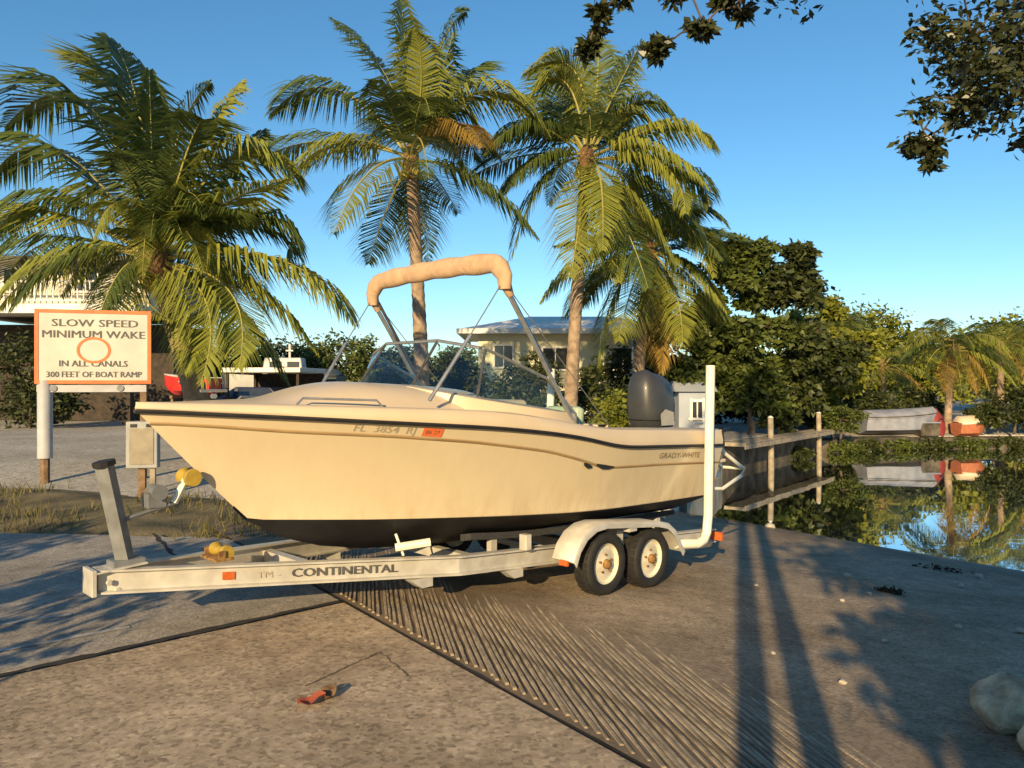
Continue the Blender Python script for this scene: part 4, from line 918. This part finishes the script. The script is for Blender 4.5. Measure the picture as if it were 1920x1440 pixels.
for k, (x, y, h, r_, mt, lb) in enumerate([(-9.6, 44, 4.6, 2.2, 'leaf_mid', 'round olive tree behind the carport roof'), (-13.0, 46, 4.6, 2.0, 'leaf_dark', 'dark low tree behind the white cabin boat'), (-16.0, 45, 4.9, 1.9, 'leaf_mid', 'dark tree between the short palm and the white cabin boat'), (-6.6, 45, 4.0, 1.7, 'leaf_dark', 'dark tree behind the bow of the cream boat, left of the tall palm'), (-20.0, 40, 4.6, 2.0, 'leaf_dark', 'dark tree behind the stilt house'), (-3.5, 46, 3.8, 1.7, 'leaf_mid', 'olive tree behind the windshield')]):
    z0 = gh(x, y)
    tree('lot_tree', lb, (x, y, z0), [(x, y, z0 + h * .6, r_, r_, h * .34), (x + r_ * .6, y, z0 + h * .5, r_ * .7, r_ * .7, h * .3), (x - r_ * .7, y + .4, z0 + h * .42, r_ * .8, r_ * .7, h * .28)], 5200, .28, M[mt], 60 + k, group=GL, trunk_r=.13)
for k, (x, y, h, r_, lb) in enumerate([(-16.6, 26.5, 3.4, 1.6, 'dark leafy shrub under the stilt house left of the speed sign')]):
    z0 = gh(x, y)
    tree('shrub', lb, (x, y, z0), [(x, y, z0 + h * .5, r_, r_ * .8, h * .45), (x + .5 * r_, y, z0 + h * .4, r_ * .7, r_ * .7, h * .35)], 5000, .2, M['leaf_dark'], 70 + k, 'shrub', 'shrubs below the stilt house', .05, stem='stem', crown='foliage')
# far woodland that reads as one mass
cl = []
rr = random.Random(5)
for k in range(70):
    a = -95 + 190 * k / 69; y = 78 + rr.uniform(-6, 8)
    cl.append((a, y, rr.uniform(1.6, 2.6), 3.0, 2.0, rr.uniform(1.6, 2.6)))
wd_ = quads('woodland', leaf_cloud(cl, 42000, .55, 99, 14), M['leaf_mid']); stuff(wd_); tag(wd_, 'far belt of dark green woodland closing the view', 'woodland')

# right-hand far bank: palms, trees
GP = 'palms on the far canal bank'
palm('coconut_palm', 'yellow fronded palm on the far bank left of the grey covered skiff', (16.4, 39.5, -.1), (16.3, 39.5, 4.0), [], (.16, .12), 21, GP, extra=26, L=3.1, pairs=46, nuts=0)
palm('coconut_palm', 'sunlit palm with pale trunk behind the red kayak on the far bank', (18.3, 32.4, -.35), (18.5, 32.4, 3.2), [('o', -.5, -.6, -.6, -.7, -1.0, -1.9), ('o', .6, -.7, -.5, .9, -1.1, -1.7), ('o', .2, -.9, -.7, .3, -1.3, -1.9)], (.17, .13), 22, GP, extra=24, L=2.7, pairs=46, nuts=0)
palm('coconut_palm', 'spreading palm at the right of the far bank above the dark hedge', (21.3, 33.6, -.1), (21.3, 33.6, 3.3), [('o', .3, -.8, -.6, .5, -1.2, -1.8)], (.17, .13), 23, GP, extra=24, L=2.7, pairs=46, nuts=0)
palm('coconut_palm', 'low leaning palm between the yellow palm and the sunlit palm', (19.4, 40.0, -.1), (19.2, 40.0, 2.6), [], (.14, .11), 24, GP, extra=22, L=3.1, pairs=46, nuts=0)
GH = 'trees on the far canal bank'
for k, (x, y, h, r_, mt, lb) in enumerate([(18.5, 46, 7.2, 2.4, 'leaf_mid', 'tall olive tree behind the yellow fronded palm'), (22.5, 49, 6.9, 2.3, 'leaf_bright', 'sunlit tree sloping down behind the yellow fronded palm'), (24.7, 50, 5.7, 1.9, 'leaf_mid', 'low olive tree in the dip of the far skyline'), (26.8, 48, 5.1, 1.9, 'leaf_bright', 'low sunlit tree behind the sunlit palm'), (29.3, 47, 6.2, 2.2, 'leaf_bright', 'sunlit yellow green tree at the right of the far skyline'), (32.5, 48, 6.7, 2.5, 'leaf_mid', 'large green tree at the right end of the far bank'), (38, 52, 7.6, 3.2, 'leaf_dark', 'tall dark tree at the far right corner of the canal')]):
    tree('bank_tree', lb, (x, y, 0), [(x, y, h * .62, r_, r_, h * .32), (x + r_ * .6, y, h * .45, r_ * .7, r_ * .7, h * .3), (x - r_ * .7, y + .4, h * .42, r_ * .8, r_ * .7, h * .28)], 6400, .33, M[mt], 80 + k, group=GH, trunk_r=.13)
for k, (x, y, h, r_, lb) in enumerate([(20.6, 31.6, 1.5, 1.1, 'dark hedge plant hanging over the water right of the orange dinghy'), (22.6, 31.9, 1.7, 1.3, 'large dark hedge plant at the right end of the far bank'), (13.2, 32.4, 1.2, .9, 'dark hedge plant left of the grey covered skiff'), (18.0, 34.6, 1.6, 1.0, 'dark hedge plant behind the sunlit palm trunk'), (15.6, 33.6, 1.5, 1.1, 'dark hedge plant behind the grey covered skiff'), (21.6, 31.6, .9, .8, 'dark plant hanging over the seawall below the hedge'), (12.0, 29.5, .9, .8, 'green plant trailing over the seawall corner by the dock end'), (24.5, 32.0, 1.5, 1.3, 'green hedge plant on the long far seawall'), (19.5, 31.8, .9, .7, 'low dark plant just right of the orange dinghy')]):
    tree('hedge_plant', lb, (x, y, -.06), [(x, y, h * .5, r_, r_ * .7, h * .5), (x + .5 * r_, y - .2, h * .35, r_ * .7, r_ * .6, h * .35)], 4200, .17, M['leaf_dark'], 90 + k, 'hedge', 'hedge plants on the far bank', .05, stem='stem', crown='foliage')

for k, (x, y) in enumerate([(9.6, 26.9), (12.4, 29.3), (13.7, 29.9), (15.2, 30.5), (16.8, 30.95), (18.4, 31.05), (19.9, 31.2), (21.4, 31.25), (23.0, 31.35), (25.2, 31.5), (27.2, 31.75)]):
    tree('trailing_plant', 'green plant trailing down the far seawall to the water', (x, y + .25, -.5), [(x, y, -.60, .85, .24, .20), (x + .5, y - .05, -.68, .5, .2, .15)], 1500, .14, M['leaf_mid' if k % 2 else 'leaf_dark'], 400 + k, 'plant', 'plants trailing over the far seawall', .02, stem='stem', crown='foliage')
# ------------------------------------------------------------------ dock, seawall and things on the far bank
def wall_seg(name, a, b_, z0, z1, th_, mat, label):
    a, b_ = Vector(a), Vector(b_); d = (b_ - a).normalized(); nn = Vector((-d.y, d.x)) * th_
    P = [(p.x + o.x, p.y + o.y, z) for z in (z0, z1) for p, o in ((a, Vector((0, 0))), (b_, Vector((0, 0))), (b_, nn), (a, nn))]
    return tag(obj(name, MB().add(P, [(3, 2, 1, 0), (4, 5, 6, 7), (0, 1, 5, 4), (1, 2, 6, 5), (2, 3, 7, 6), (3, 0, 4, 7)]), mat, bevel=.02), label, 'seawall')
kx, ky = dq(12.4, QL)
wall_seg('seawall', (kx, ky), (6.0, 22.0), -2.6, .02, 1.0, M['concrete'], 'tan concrete seawall running from the ramp to the wooden dock')
wall_seg('seawall', (6.0, 22.0), (11.5, 29.0), -2.6, -.03, 1.0, M['greyconc'], 'dark concrete seawall behind the wooden dock')
wall_seg('seawall', (11.5, 29.0), (16.2, 31.0), -2.6, -.38, 1.1, M['greyconc'], 'grey concrete seawall below the grey covered skiff')
wall_seg('seawall', (16.2, 31.0), (24.2, 31.5), -2.6, -.42, 1.1, M['greyconc'], 'low grey concrete seawall under the far bank palms')
wall_seg('seawall', (24.2, 31.5), (48.5, 34.0), -2.6, -.40, 1.1, M['greyconc'], 'long grey concrete seawall at the far right of the canal')
# narrow timber dock along the seawall
dk = thing('dock', 'narrow weathered timber dock along the tan seawall', 'dock', (6.0, 22.0, 0), math.atan2(7.0, 5.5))
obj('deck', MB().box((4.3, -.35, .02), (8.6, .6, .08)), M['greywood'], dk, bevel=.01)
obj('fascia', MB().box((4.3, -.68, -.02), (8.6, .05, .13)), M['greywood'], dk)
for k in range(22):
    obj('plank', MB().box((.2 + k * .39, -.35, .072), (.36, .64, .03)), M['greywood'], dk)
for (x, y, h, lb) in ((7.95, 23.7, .72, 'slim round dock piling standing in the water near the ramp'), (10.9, 27.4, .72, 'slim round dock piling farther along the timber dock')):
    pl = thing('piling', lb, 'piling', (x, y, -2.4), 0, 'dock pilings')
    obj('post', MB().tube([(0, 0, 0), (.02, 0, 1.6), (0, 0, 2.4 + h)], [.10, .095, .085], 10), M['greywood'], pl, smooth=True)
    obj('cap', MB().tube([(0, 0, 2.4 + h), (0, 0, 2.4 + h + .05)], [.095, .03], 10), M['white'], pl)
# grey covered skiff, red kayak, orange dinghy on the far bank
def small_boat(name, label, cat, loc, rz, L, W, H, hm, dm, cover=None, group=None, flip=False):
    t_ = thing(name, label, cat, loc, rz, group)
    rings = []; st = []
    for i in range(15):
        s = i / 14; b_ = W / 2 * max(.03, (1 - max(0, (s - .35) / .65) ** 2.2)); zt = H * (1 + .22 * s * s); kl = .02 + H * .55 * max(0, (s - .75) / .25) ** 2
        rings.append([(s * L, b_, zt), (s * L, b_ * .82, zt * .25 + kl * .5), (s * L, 0, kl), (s * L, -b_ * .82, zt * .25 + kl * .5), (s * L, -b_, zt)])
    b2 = MB().loft(rings)
    ho = obj('hull', b2, hm, t_, smooth=True)
    obj('gunwale', MB().tube([r_[0] for r_ in rings], .025, 6).tube([r_[4] for r_ in rings], .025, 6), dm, t_)
    if cover:
        obj('cover', MB().loft([[(r_[0][0], r_[0][1] * k * 1.04, r_[0][2] - .06 + hh * (1 if 0 < i < 14 else .3)) for k, hh in ((1, 0), (.8, .16), (.35, .30), (0, .34), (-.35, .30), (-.8, .16), (-1, 0))] for i, r_ in enumerate(rings)], closed=False, cap=False), cover, t_, smooth=True)
    else:
        for s in (.25, .55): obj('thwart', MB().box((s * L, 0, H * .8), (.2, W * .86, .03)), dm, t_)
    if flip:
        pass
    return t_
small_boat('covered_skiff', 'grey blue tarpaulin covered skiff on the far canal bank', 'boat', (14.3, 31.75, -.32), R(4), 3.4, 1.4, .72, M['greytarp'], M['greyconc'], M['greytarp'])
tb_ = thing('dock_box', 'dark grey storage box on the far bank beside the red kayak', 'box', (17.1, 31.75, -.38), R(4))
obj('body', MB().box((0, 0, .26), (.8, .5, .52)), M['greyconc'], tb_, bevel=.02); obj('lid', MB().box((0, 0, .55), (.86, .56, .06)), M['greytarp'], tb_, bevel=.02)
ky_ = thing('kayak', 'dark red kayak propped upright on the far canal bank', 'kayak', (17.72, 31.7, -.42), R(20))
rings = []
for i in range(13):
    s = i / 12; b_ = .30 * math.sin(PI * min(.97, max(.03, s))) ** .7
    rings.append([(b_ * math.cos(a), .12 * (b_ / .3) * math.sin(a) + s * .35, s * 1.15) for a in [2 * PI * k / 10 for k in range(10)]])
obj('hull', MB().loft(rings), M['dullred'], ky_, smooth=True); obj('cockpit_rim', MB().tube([(.13 * math.cos(a), .20 - .125, .58 + .17 * math.sin(a)) for a in [2 * PI * k / 14 for k in range(15)]], .02, 6), M['rubber'], ky_)
small_boat('dinghy', 'small orange and cream dinghy at the water edge of the far bank', 'boat', (18.2, 31.6, -.42), R(8), 1.3, .7, .58, M['dullorange'], M['white'], M['deck'])

# ------------------------------------------------------------------ buildings
def window(par, c, wd, h, normal='y', mat='windowdark', divs=1):
    x, y, z = c
    f = obj('window', MB().box((x - wd / 2, y, z), (.08, .08, h + .16)).box((x + wd / 2, y, z), (.08, .08, h + .16)).box((x, y - .002, z + h / 2), (wd, .08, .08)).box((x, y - .004, z - h / 2), (wd + .2, .14, .08)).box((x, y, z), (.04, .05, h)), M['trim'], par)
    obj('pane', MB().box((x, y + .02, z), (wd, .02, h)), M[mat], f)
    return f
hs = thing('cream_house', 'cream stucco house with wide white low pitched roof behind the palms', 'house', (2.4, 36, gh(2.4, 36)))
obj('wall', MB().box((0, 0, 1.95), (7.6, 8.0, 3.9)), M['cream'], hs)
rf = obj('roof', MB().add([(-4.6, -4.8, 3.98), (4.6, -4.8, 3.98), (4.6, 4.8, 3.98), (-4.6, 4.8, 3.98), (-1.6, -.6, 4.85), (2.2, -.6, 4.85), (2.2, .6, 4.85), (-1.6, .6, 4.85)], [(0, 1, 5, 4), (1, 2, 6, 5), (2, 3, 7, 6), (3, 0, 4, 7), (4, 5, 6, 7), (3, 2, 1, 0)]), M['roofwhite'], hs)
obj('fascia', MB().box((0, -4.8, 3.90), (9.3, .06, .2)).box((-4.6, 0, 3.90), (.06, 9.55, .2)), M['trim'], rf)
for x, wd, z in ((-2.75, .8, 2.9), (-.6, 1.1, 2.8), (2.2, 1.0, 2.8), (-2.75, .8, 1.0), (.2, 1.0, 1.0)):
    window(hs, (x, -4.03, z), wd, .95)
obj('door', MB().box((1.2, -4.03, 1.05), (.95, .08, 2.1)), M['trim'], hs)
for x in (1.3, 2.6, 3.7): obj('porch_column', MB().tube([(x, -4.55, 0), (x, -4.55, 3.85)], .12, 10), M['trim'], hs)
obj('porch_floor', MB().box((2.5, -4.5, 2.1), (2.8, .8, .15)), M['trim'], hs)
sh = thing('blue_shed', 'small blue white shed behind the outboard and dead frond', 'shed', (6.05, 26.0, gh(6, 26)))
obj('wall', MB().box((0, 0, .75), (1.1, 1.2, 1.5)), M['bluewall'], sh); obj('roof', MB().add([(-.7, -.75, 1.5), (.7, -.75, 1.5), (.7, .75, 1.5), (-.7, .75, 1.5), (-.7, 0, 1.85), (.7, 0, 1.85)], [(0, 1, 5, 4), (2, 3, 4, 5), (1, 2, 5), (3, 0, 4), (3, 2, 1, 0)]), M['bluewall'], sh)
window(sh, (.05, -.62, .9), .4, .6)
st = thing('stilt_house', 'pale elevated house on stilts with white balcony behind the short palm', 'house', (-18.4, 33, gh(-18, 33)))
obj('wall', MB().box((0, 0, 5.3), (9.0, 7, 1.9)), M['palewall'], st)
obj('balcony_floor', MB().box((0, -4.1, 4.3), (9.2, 1.4, .34)), M['trim'], st)
rl = obj('railing', MB().box((0, -4.74, 5.3), (9.2, .06, .08)).box((0, -4.74, 4.6), (9.2, .05, .05)), M['trim'], st)
for k in range(41): obj('baluster', MB().box((-4.5 + k * .225, -4.74, 4.95), (.045, .04, .68)), M['trim'], rl)
for x in (-4.2, -1.4, 1.4, 4.2):
    for y in (-4.5, 0, 3): obj('stilt', MB().box((x, y, 2.1), (.3, .3, 4.1)), M['darkwood'], st)
obj('storage_wall', MB().box((0, 1.2, 2.0), (8.6, 4.2, 4.0)), M['darkwood'], st)
for x in (-3.0, -.6, 2.1, 3.7): window(st, (x, -3.53, 5.5), .9, .9)
obj('roof', MB().add([(-5.0, -4.9, 6.2), (5.0, -4.9, 6.2), (5.0, 4.2, 6.2), (-5.0, 4.2, 6.2), (-2.5, -.4, 6.75), (2.5, -.4, 6.75)], [(0, 1, 5, 4), (1, 2, 5), (2, 3, 4, 5), (3, 0, 4), (3, 2, 1, 0)]), M['roofwhite'], st)

# ------------------------------------------------------------------ far side of the gravel lot: carport, car, boats
cp = thing('carport', 'low open carport with long pale flat roof at the back of the lot', 'carport', (-9.2, 30, gh(-9.2, 30)), R(-4))
obj('roof', MB().box((0, 0, 2.05), (3.0, 3.0, .18)), M['roofwhite'], cp, bevel=.02)
for x in (-1.35, 1.35):
    for y in (-1.3, 1.3): obj('post', MB().box((x, y, 1.0), (.1, .1, 2.0)), M['darkwood'], cp)
obj('back_wall', MB().box((0, 1.42, .98), (2.9, .08, 1.94)), M['darkwood'], cp)
def car(label, loc, rz):
    c = thing('parked_car', label, 'car', loc, rz)
    prof = [(-2.0, .35), (-2.0, .85), (-1.85, .95), (-1.1, 1.0), (-.65, 1.40), (.75, 1.42), (1.45, .98), (1.95, .88), (2.05, .6), (2.0, .35)]
    obj('body', MB().loft([[(x, yy * (1 if z < 1 else .84), z) for x, z in prof] for yy in (-.85, -.8, .8, .85)]), M['carblue'], c, bevel=.04)
    for sg in (1, -1):
        obj('side_window', MB().add([(-.95, sg * .80, 1.02), (-.62, sg * .725, 1.34), (.68, sg * .725, 1.35), (1.2, sg * .80, 1.02)], [(0, 1, 2, 3)]), M['windowdark'], c)
        for x in (-1.3, 1.3):
            w_ = obj('wheel', MB().lathe([(0, -.1), (.33, -.1), (.33, .1), (0, .1)], (x, sg * .78, .33), 'y', 18), M['tyre'], c); obj('rim', MB().lathe([(0, 0), (.2, 0), (.2, .115), (0, .12)], (x, sg * .78, .33) if sg > 0 else (x, sg * .78 - .115, .33), 'y', 14), M['alu'], w_)
        obj('headlight', MB().box((2.0, sg * .6, .74), (.06, .3, .12)), M['trim'], c)
    return c
car('dark blue car parked under the pale carport roof', (-9.6, 29.7, gh(-9.6, 29.7)), R(170))
db = small_boat('dinghy', 'red dinghy on a timber trestle beside the carport', 'boat', (-10.4, 27.0, gh(-10.4, 27) + 1.12), R(172), 1.9, .95, .62, M['red'], M['boatwhite'])
tre = thing('trestle', 'timber trestle stand carrying the red dinghy', 'trestle', (-11.2, 27.0, gh(-11.2, 27)), R(172))
for x in (-.4, .5):
    obj('beam', MB().box((x, 0, 1.08), (.1, 1.0, .1)), M['wood'], tre)
    for y in (-.4, .4): obj('leg', MB().box((x, y, .52), (.08, .08, 1.04)), M['wood'], tre)
cb = thing('cabin_boat', 'white cabin boat with short mast standing on blocks at the back of the lot', 'boat', (-9.7, 34, gh(-9.7, 34) - .3), R(185))
rings = []
for i in range(15):
    s = i / 14; L_, W_ = 4.2, 1.7; b_ = W_ / 2 * max(.03, (1 - max(0, (s - .35) / .65) ** 2.2)); zt = 2.15 + .15 * s * s; kl = 1.15 + .5 * max(0, (s - .7) / .3) ** 2
    rings.append([(s * L_ - 1.2, b_, zt), (s * L_ - 1.2, b_ * .85, 1.5 + (kl - 1.15) * .6), (s * L_ - 1.2, 0, kl), (s * L_ - 1.2, -b_ * .85, 1.5 + (kl - 1.15) * .6), (s * L_ - 1.2, -b_, zt)])
obj('hull', MB().loft(rings), M['boatwhite'], cb, smooth=True)
cab = obj('cabin', MB().box((.3, 0, 2.55), (1.8, 1.2, .85), taper=.86), M['boatwhite'], cb, bevel=.05)
for sg in (1, -1):
    for x in (-.15, .6): obj('window', MB().box((x, sg * .565, 2.65), (.5, .03, .3)), M['windowdark'], cab)
obj('front_window', MB().box((1.14, 0, 2.68), (.04, .9, .3)), M['windowdark'], cab)
obj('mast', MB().tube([(.1, 0, 2.95), (.1, 0, 3.6)], .05, 8).box((.1, 0, 3.3), (.3, .25, .06)), M['trim'], cb)
for x in (-.7, .6, 1.6): obj('block', MB().box((x, 0, .74), (.5, .9, .9)), M['greyconc'], cb)
tc_ = small_boat('covered_boat', 'dark tarpaulin covered boat behind the carport roof', 'boat', (-7.4, 33.4, gh(-7.4, 33) + .9), R(178), 3.4, 1.7, 1.0, M['tarp'], M['tarp'], M['tarp'])
tr2 = thing('boat_stand', 'dark timber stand under the tarpaulin covered boat', 'stand', (-9.0, 33.4, gh(-9, 33)), R(178))
for x in (-.9, .8): obj('block', MB().box((x, 0, .45), (.3, 1.0, .92)), M['darkwood'], tr2)

# ------------------------------------------------------------------ speed sign and utility box
sg_ = thing('speed_sign', 'orange bordered white waterway speed sign on a sleeved post', 'sign', (-7.85, 12.72, gh(-7.85, 12.7)), R(17))
zb_, zt_ = 1.66, 2.90
obj('post', MB().tube([(.10, .10, -.2), (.10, .10, 1.0)], .075, 8), M['wood'], sg_)
obj('post_sleeve', MB().tube([(.10, .10, .42), (.10, .10, 1.72)], .115, 14), M['sleeve'], sg_, smooth=True)
obj('post', MB().box((1.60, .10, .80), (.10, .10, 2.0)), M['wood'], sg_)
obj('crossbeam', MB().box((.82, .07, 1.58), (1.66, .06, .12)), M['sleeve'], sg_)
for x in (.24, 1.25): obj('bolt', MB().tube([(x, .045, 1.585), (x, .02, 1.585)], .055, 10), M['postmetal'], sg_)
pn = obj('panel', MB().box((.85, .02, (zb_ + zt_) / 2), (1.76, .025, zt_ - zb_)), M['signwhite'], sg_, bevel=.004)
bw_ = .058
obj('border', MB().box((.85, .003, zt_ - bw_ / 2), (1.76, .01, bw_)).box((.85, .003, zb_ + bw_ / 2), (1.76, .01, bw_)).box((-.03 + bw_ / 2, .003, (zb_ + zt_) / 2), (bw_, .01, zt_ - zb_ - 2 * bw_)).box((1.73 - bw_ / 2, .003, (zb_ + zt_) / 2), (bw_, .01, zt_ - zb_ - 2 * bw_)), M['signorange'], pn)
def sign_text(s, x0, x1, z, h, mat):
    words = s.split(' '); ws_ = []
    for w_ in words:
        V, Fs, a, b_ = text_mesh(w_, 1.0); ws_.append(b_ - a)
    gap = .34; tot = sum(ws_) + gap * (len(words) - 1); k = (x1 - x0) / tot; x = x0
    for w_, wn_ in zip(words, ws_):
        V, Fs = fit_text(w_, h, wn_ * k)
        lb_ = MB().add([(x + a, .004, z + b_) for a, b_ in V], Fs).add([(x + a + .011, .0033, z + b_) for a, b_ in V], Fs)
        obj('lettering', lb_, M[mat], pn)
        x += (wn_ + gap) * k
sign_text('SLOW SPEED', .22, 1.52, 2.62, .12, 'navy')
sign_text('MINIMUM WAKE', .08, 1.63, 2.43, .12, 'navy')
sign_text('IN ALL CANALS', .33, 1.36, 1.95, .10, 'navy')
sign_text('300 FEET OF BOAT RAMP', .14, 1.58, 1.77, .095, 'navy')
rg_ = MB()
def circ(r_): return [(.85 + r_ * math.cos(a), 0.001, 2.225 + r_ * math.sin(a) * .85) for a in [2 * PI * k / 40 for k in range(40)]]
c1, c2_ = circ(.26), circ(.215)
rg_.add(c1 + c2_, [(k, (k + 1) % 40, (k + 1) % 40 + 40, k + 40) for k in range(40)])
obj('ring', rg_, M['signorange'], pn)
ub = thing('utility_box', 'weathered pale utility box on short timber posts beside the boat bow', 'utility box', (-5.55, 11.6, gh(-5.55, 11.6)), R(12))
obj('cabinet', MB().box((.0, 0, .82), (.44, .2, .70)), M['galvbox'], ub, bevel=.015)
obj('door', MB().box((.0, -.105, .80), (.34, .012, .54)), M['boxdoor'], ub, bevel=.004)
for x in (-.11, .11): obj('vent', MB().box((x, -.105, 1.11), (.09, .012, .05)), M['rubber'], ub)
obj('post', MB().box((-.02, .02, .22), (.10, .10, .60)), M['wood'], ub); obj('post', MB().box((.14, -.02, .22), (.07, .07, .60)), M['greywood'], ub)

# ------------------------------------------------------------------ rocks, pebbles, leaves
def rock(seed, r_, sq=(1, 1, .8)):
    import bmesh
    bm = bmesh.new(); bmesh.ops.create_icosphere(bm, subdivisions=3, radius=1)
    rr = random.Random(seed); pl = [(Vector((rr.gauss(0, 1), rr.gauss(0, 1), rr.gauss(0, 1))).normalized(), rr.uniform(.62, .9)) for _ in range(9)]
    for v in bm.verts:
        d = v.co.normalized(); s = 1.0
        for nn, k in pl:
            c = d.dot(nn)
            if c > .05: s = min(s, k / c)
        s += .05 * math.sin(d.x * 7 + seed) * math.sin(d.y * 8) + .03 * math.sin(d.z * 13 + d.x * 9)
        v.co = Vector((d.x * sq[0], d.y * sq[1], d.z * sq[2])) * s * r_
    me = bpy.data.meshes.new('rock'); bm.to_mesh(me); bm.free(); return me
rk = link('boulder', rock(4, .215, (1, 1, .85)), M['stone'], smooth=True); rk.location = (2.86, 4.40, ramp_z(2.86, 4.40) + .12); rk.rotation_euler = (.2, .1, .5)
tag(rk, 'large pale coral boulder at the edge of the ramp shade', 'boulder')
rk = link('boulder', rock(9, .17, (1.2, .9, .8)), M['stone'], smooth=True); rk.location = (2.80, 3.98, ramp_z(2.8, 3.98) + .06); rk.rotation_euler = (.1, .3, 1.5)
tag(rk, 'smaller pale rock beside the large coral boulder', 'boulder')
PM = [rock(20 + k, 1.0, (1, .8, .6)) for k in range(4)]
for k_ in PM: k_.materials.append(M['pebble'])
peb = [(4.70, 14.0, .10), (4.0, 9.2, .055), (4.55, 9.25, .035), (6.0, 9.9, .06), (4.55, 6.9, .05), (4.9, 6.75, .075), (4.0, 6.9, .04), (3.8, 8.2, .03), (5.3, 9.1, .045), (2.15, 5.0, .03), (1.9, 5.6, .022), (3.3, 7.7, .028), (3.0, 6.2, .03), (2.6, 8.2, .025)]
for k, (x, y, r_) in enumerate(peb):
    o = bpy.data.objects.new('stone', PM[k % 4]); COL.objects.link(o)
    o.location = (x, y, ramp_z(x, y) + r_ * .25); o.scale = (r_, r_, r_); o.rotation_euler = (0, 0, k * 1.7)
    tag(o, 'small pale loose stone lying on the ramp near the water', 'stone', 'loose stones on the ramp')
def fallen_leaf(name, loc, ln, wd, mat, rz, seed):
    rr = random.Random(seed); b_ = MB()
    def fn(a, c):
        w_ = wd * math.sin(PI * min(.98, a * .93 + .04)) ** .8 * (2 * c - 1)
        return (a * ln, w_, .012 + .035 * a * a + abs(2 * c - 1) * .02 + .01 * math.sin(a * 9 + seed))
    b_.grid(fn, 8, 4)
    o = obj(name, b_, mat, None, smooth=True); o.location = loc; o.rotation_euler = (0, 0, rz)
    return o
tag(fallen_leaf('fallen_leaf', (-1.16, 4.16, .004), .15, .055, M['redleaf'], .3, 1), 'curled red fallen leaf on the concrete apron', 'leaf')
tag(fallen_leaf('fallen_leaf', (-1.03, 4.22, .004), .12, .045, M['brownleaf'], 1.4, 2), 'brown fallen leaf touching the red leaf on the apron', 'leaf')
for k, (x, y, s_) in enumerate([(5.75, 10.3, .38), (4.1, 8.4, .16)]):
    V = []
    rr = random.Random(k)
    sw = leaf_cloud([(0, 0, .02, s_, s_ * .25, .03)], 160, .05, 200 + k, 30, .5)
    o = quads('seaweed', sw, M['weed']); o.location = (x, y, ramp_z(x, y)); o.rotation_euler = (0, 0, -.75)
    stuff(o); tag(o, 'dark strip of drifted seaweed stranded above the water line', 'seaweed', 'drifted seaweed on the ramp')

# ------------------------------------------------------------------ trees beside and behind the camera (their boughs and shade reach into the view)
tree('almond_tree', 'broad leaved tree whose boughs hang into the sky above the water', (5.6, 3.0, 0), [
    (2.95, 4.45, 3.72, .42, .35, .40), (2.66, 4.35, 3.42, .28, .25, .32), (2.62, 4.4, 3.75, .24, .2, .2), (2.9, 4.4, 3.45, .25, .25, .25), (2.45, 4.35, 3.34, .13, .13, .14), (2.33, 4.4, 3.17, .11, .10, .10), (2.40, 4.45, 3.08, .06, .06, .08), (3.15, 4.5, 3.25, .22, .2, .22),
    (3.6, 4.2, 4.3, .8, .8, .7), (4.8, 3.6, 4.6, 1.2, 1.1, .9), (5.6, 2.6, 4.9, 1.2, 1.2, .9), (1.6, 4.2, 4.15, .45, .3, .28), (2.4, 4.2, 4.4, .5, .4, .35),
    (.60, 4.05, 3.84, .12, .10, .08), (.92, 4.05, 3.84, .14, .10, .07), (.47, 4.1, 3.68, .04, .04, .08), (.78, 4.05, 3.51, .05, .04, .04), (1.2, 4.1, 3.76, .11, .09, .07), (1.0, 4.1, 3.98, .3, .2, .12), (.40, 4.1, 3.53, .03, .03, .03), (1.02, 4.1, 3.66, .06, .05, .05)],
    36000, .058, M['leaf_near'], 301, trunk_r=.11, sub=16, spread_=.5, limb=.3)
tree('shade_tree', 'dense round tree beside the photographer shading the right of the ramp', (2.7, -3.4, 0), [(1.9, -3.6, 3.2, 1.9, 1.3, 1.6), (3.1, -3.6, 4.6, 2.0, 1.4, 1.7), (.75, -3.8, 2.2, 1.0, 1.0, .9), (1.6, -3.6, 1.5, 1.5, 1.0, 1.0), (3.6, -3.4, 2.2, 2.2, 1.2, 1.8), (5.8, -3.4, 3.8, 2.2, 1.4, 2.8)], 60000, .24, M['leaf_mid'], 302, trunk_r=.14, sub=34)
for k, (x, y) in enumerate(((-.545, -2.2), (-.22, -2.2))):
    palm('coconut_palm', 'slender leaning twin palm standing behind the photographer', (x, y, 0), (x + .1, y, 10.5 + .4 * k), [], (.105, .09), 40 + k, 'slender twin palms', extra=12, L=2.4, pairs=28, nuts=0)
for k, (x, y, h, r_) in enumerate(((-4.95, 1.3, 2.9, 1.0), (-7.4, 1.6, 2.6, .9))):  # unseen shrubs, added to throw leafy shade over tongue and road
    tree('added_shade_shrub', 'leafy unseen shrub left of the photographer, added to shade the trailer tongue', (x, y, 0), [(x, y, h * .5, r_ * 1.1, r_ * .7, h * .48), (x - .3, y, h * .8, r_ * .8, r_ * .6, h * .25)], 2600, .16, M['leaf_mid'], 310 + k, 'shrub', 'added shade shrubs', .05, stem='stem', crown='foliage')
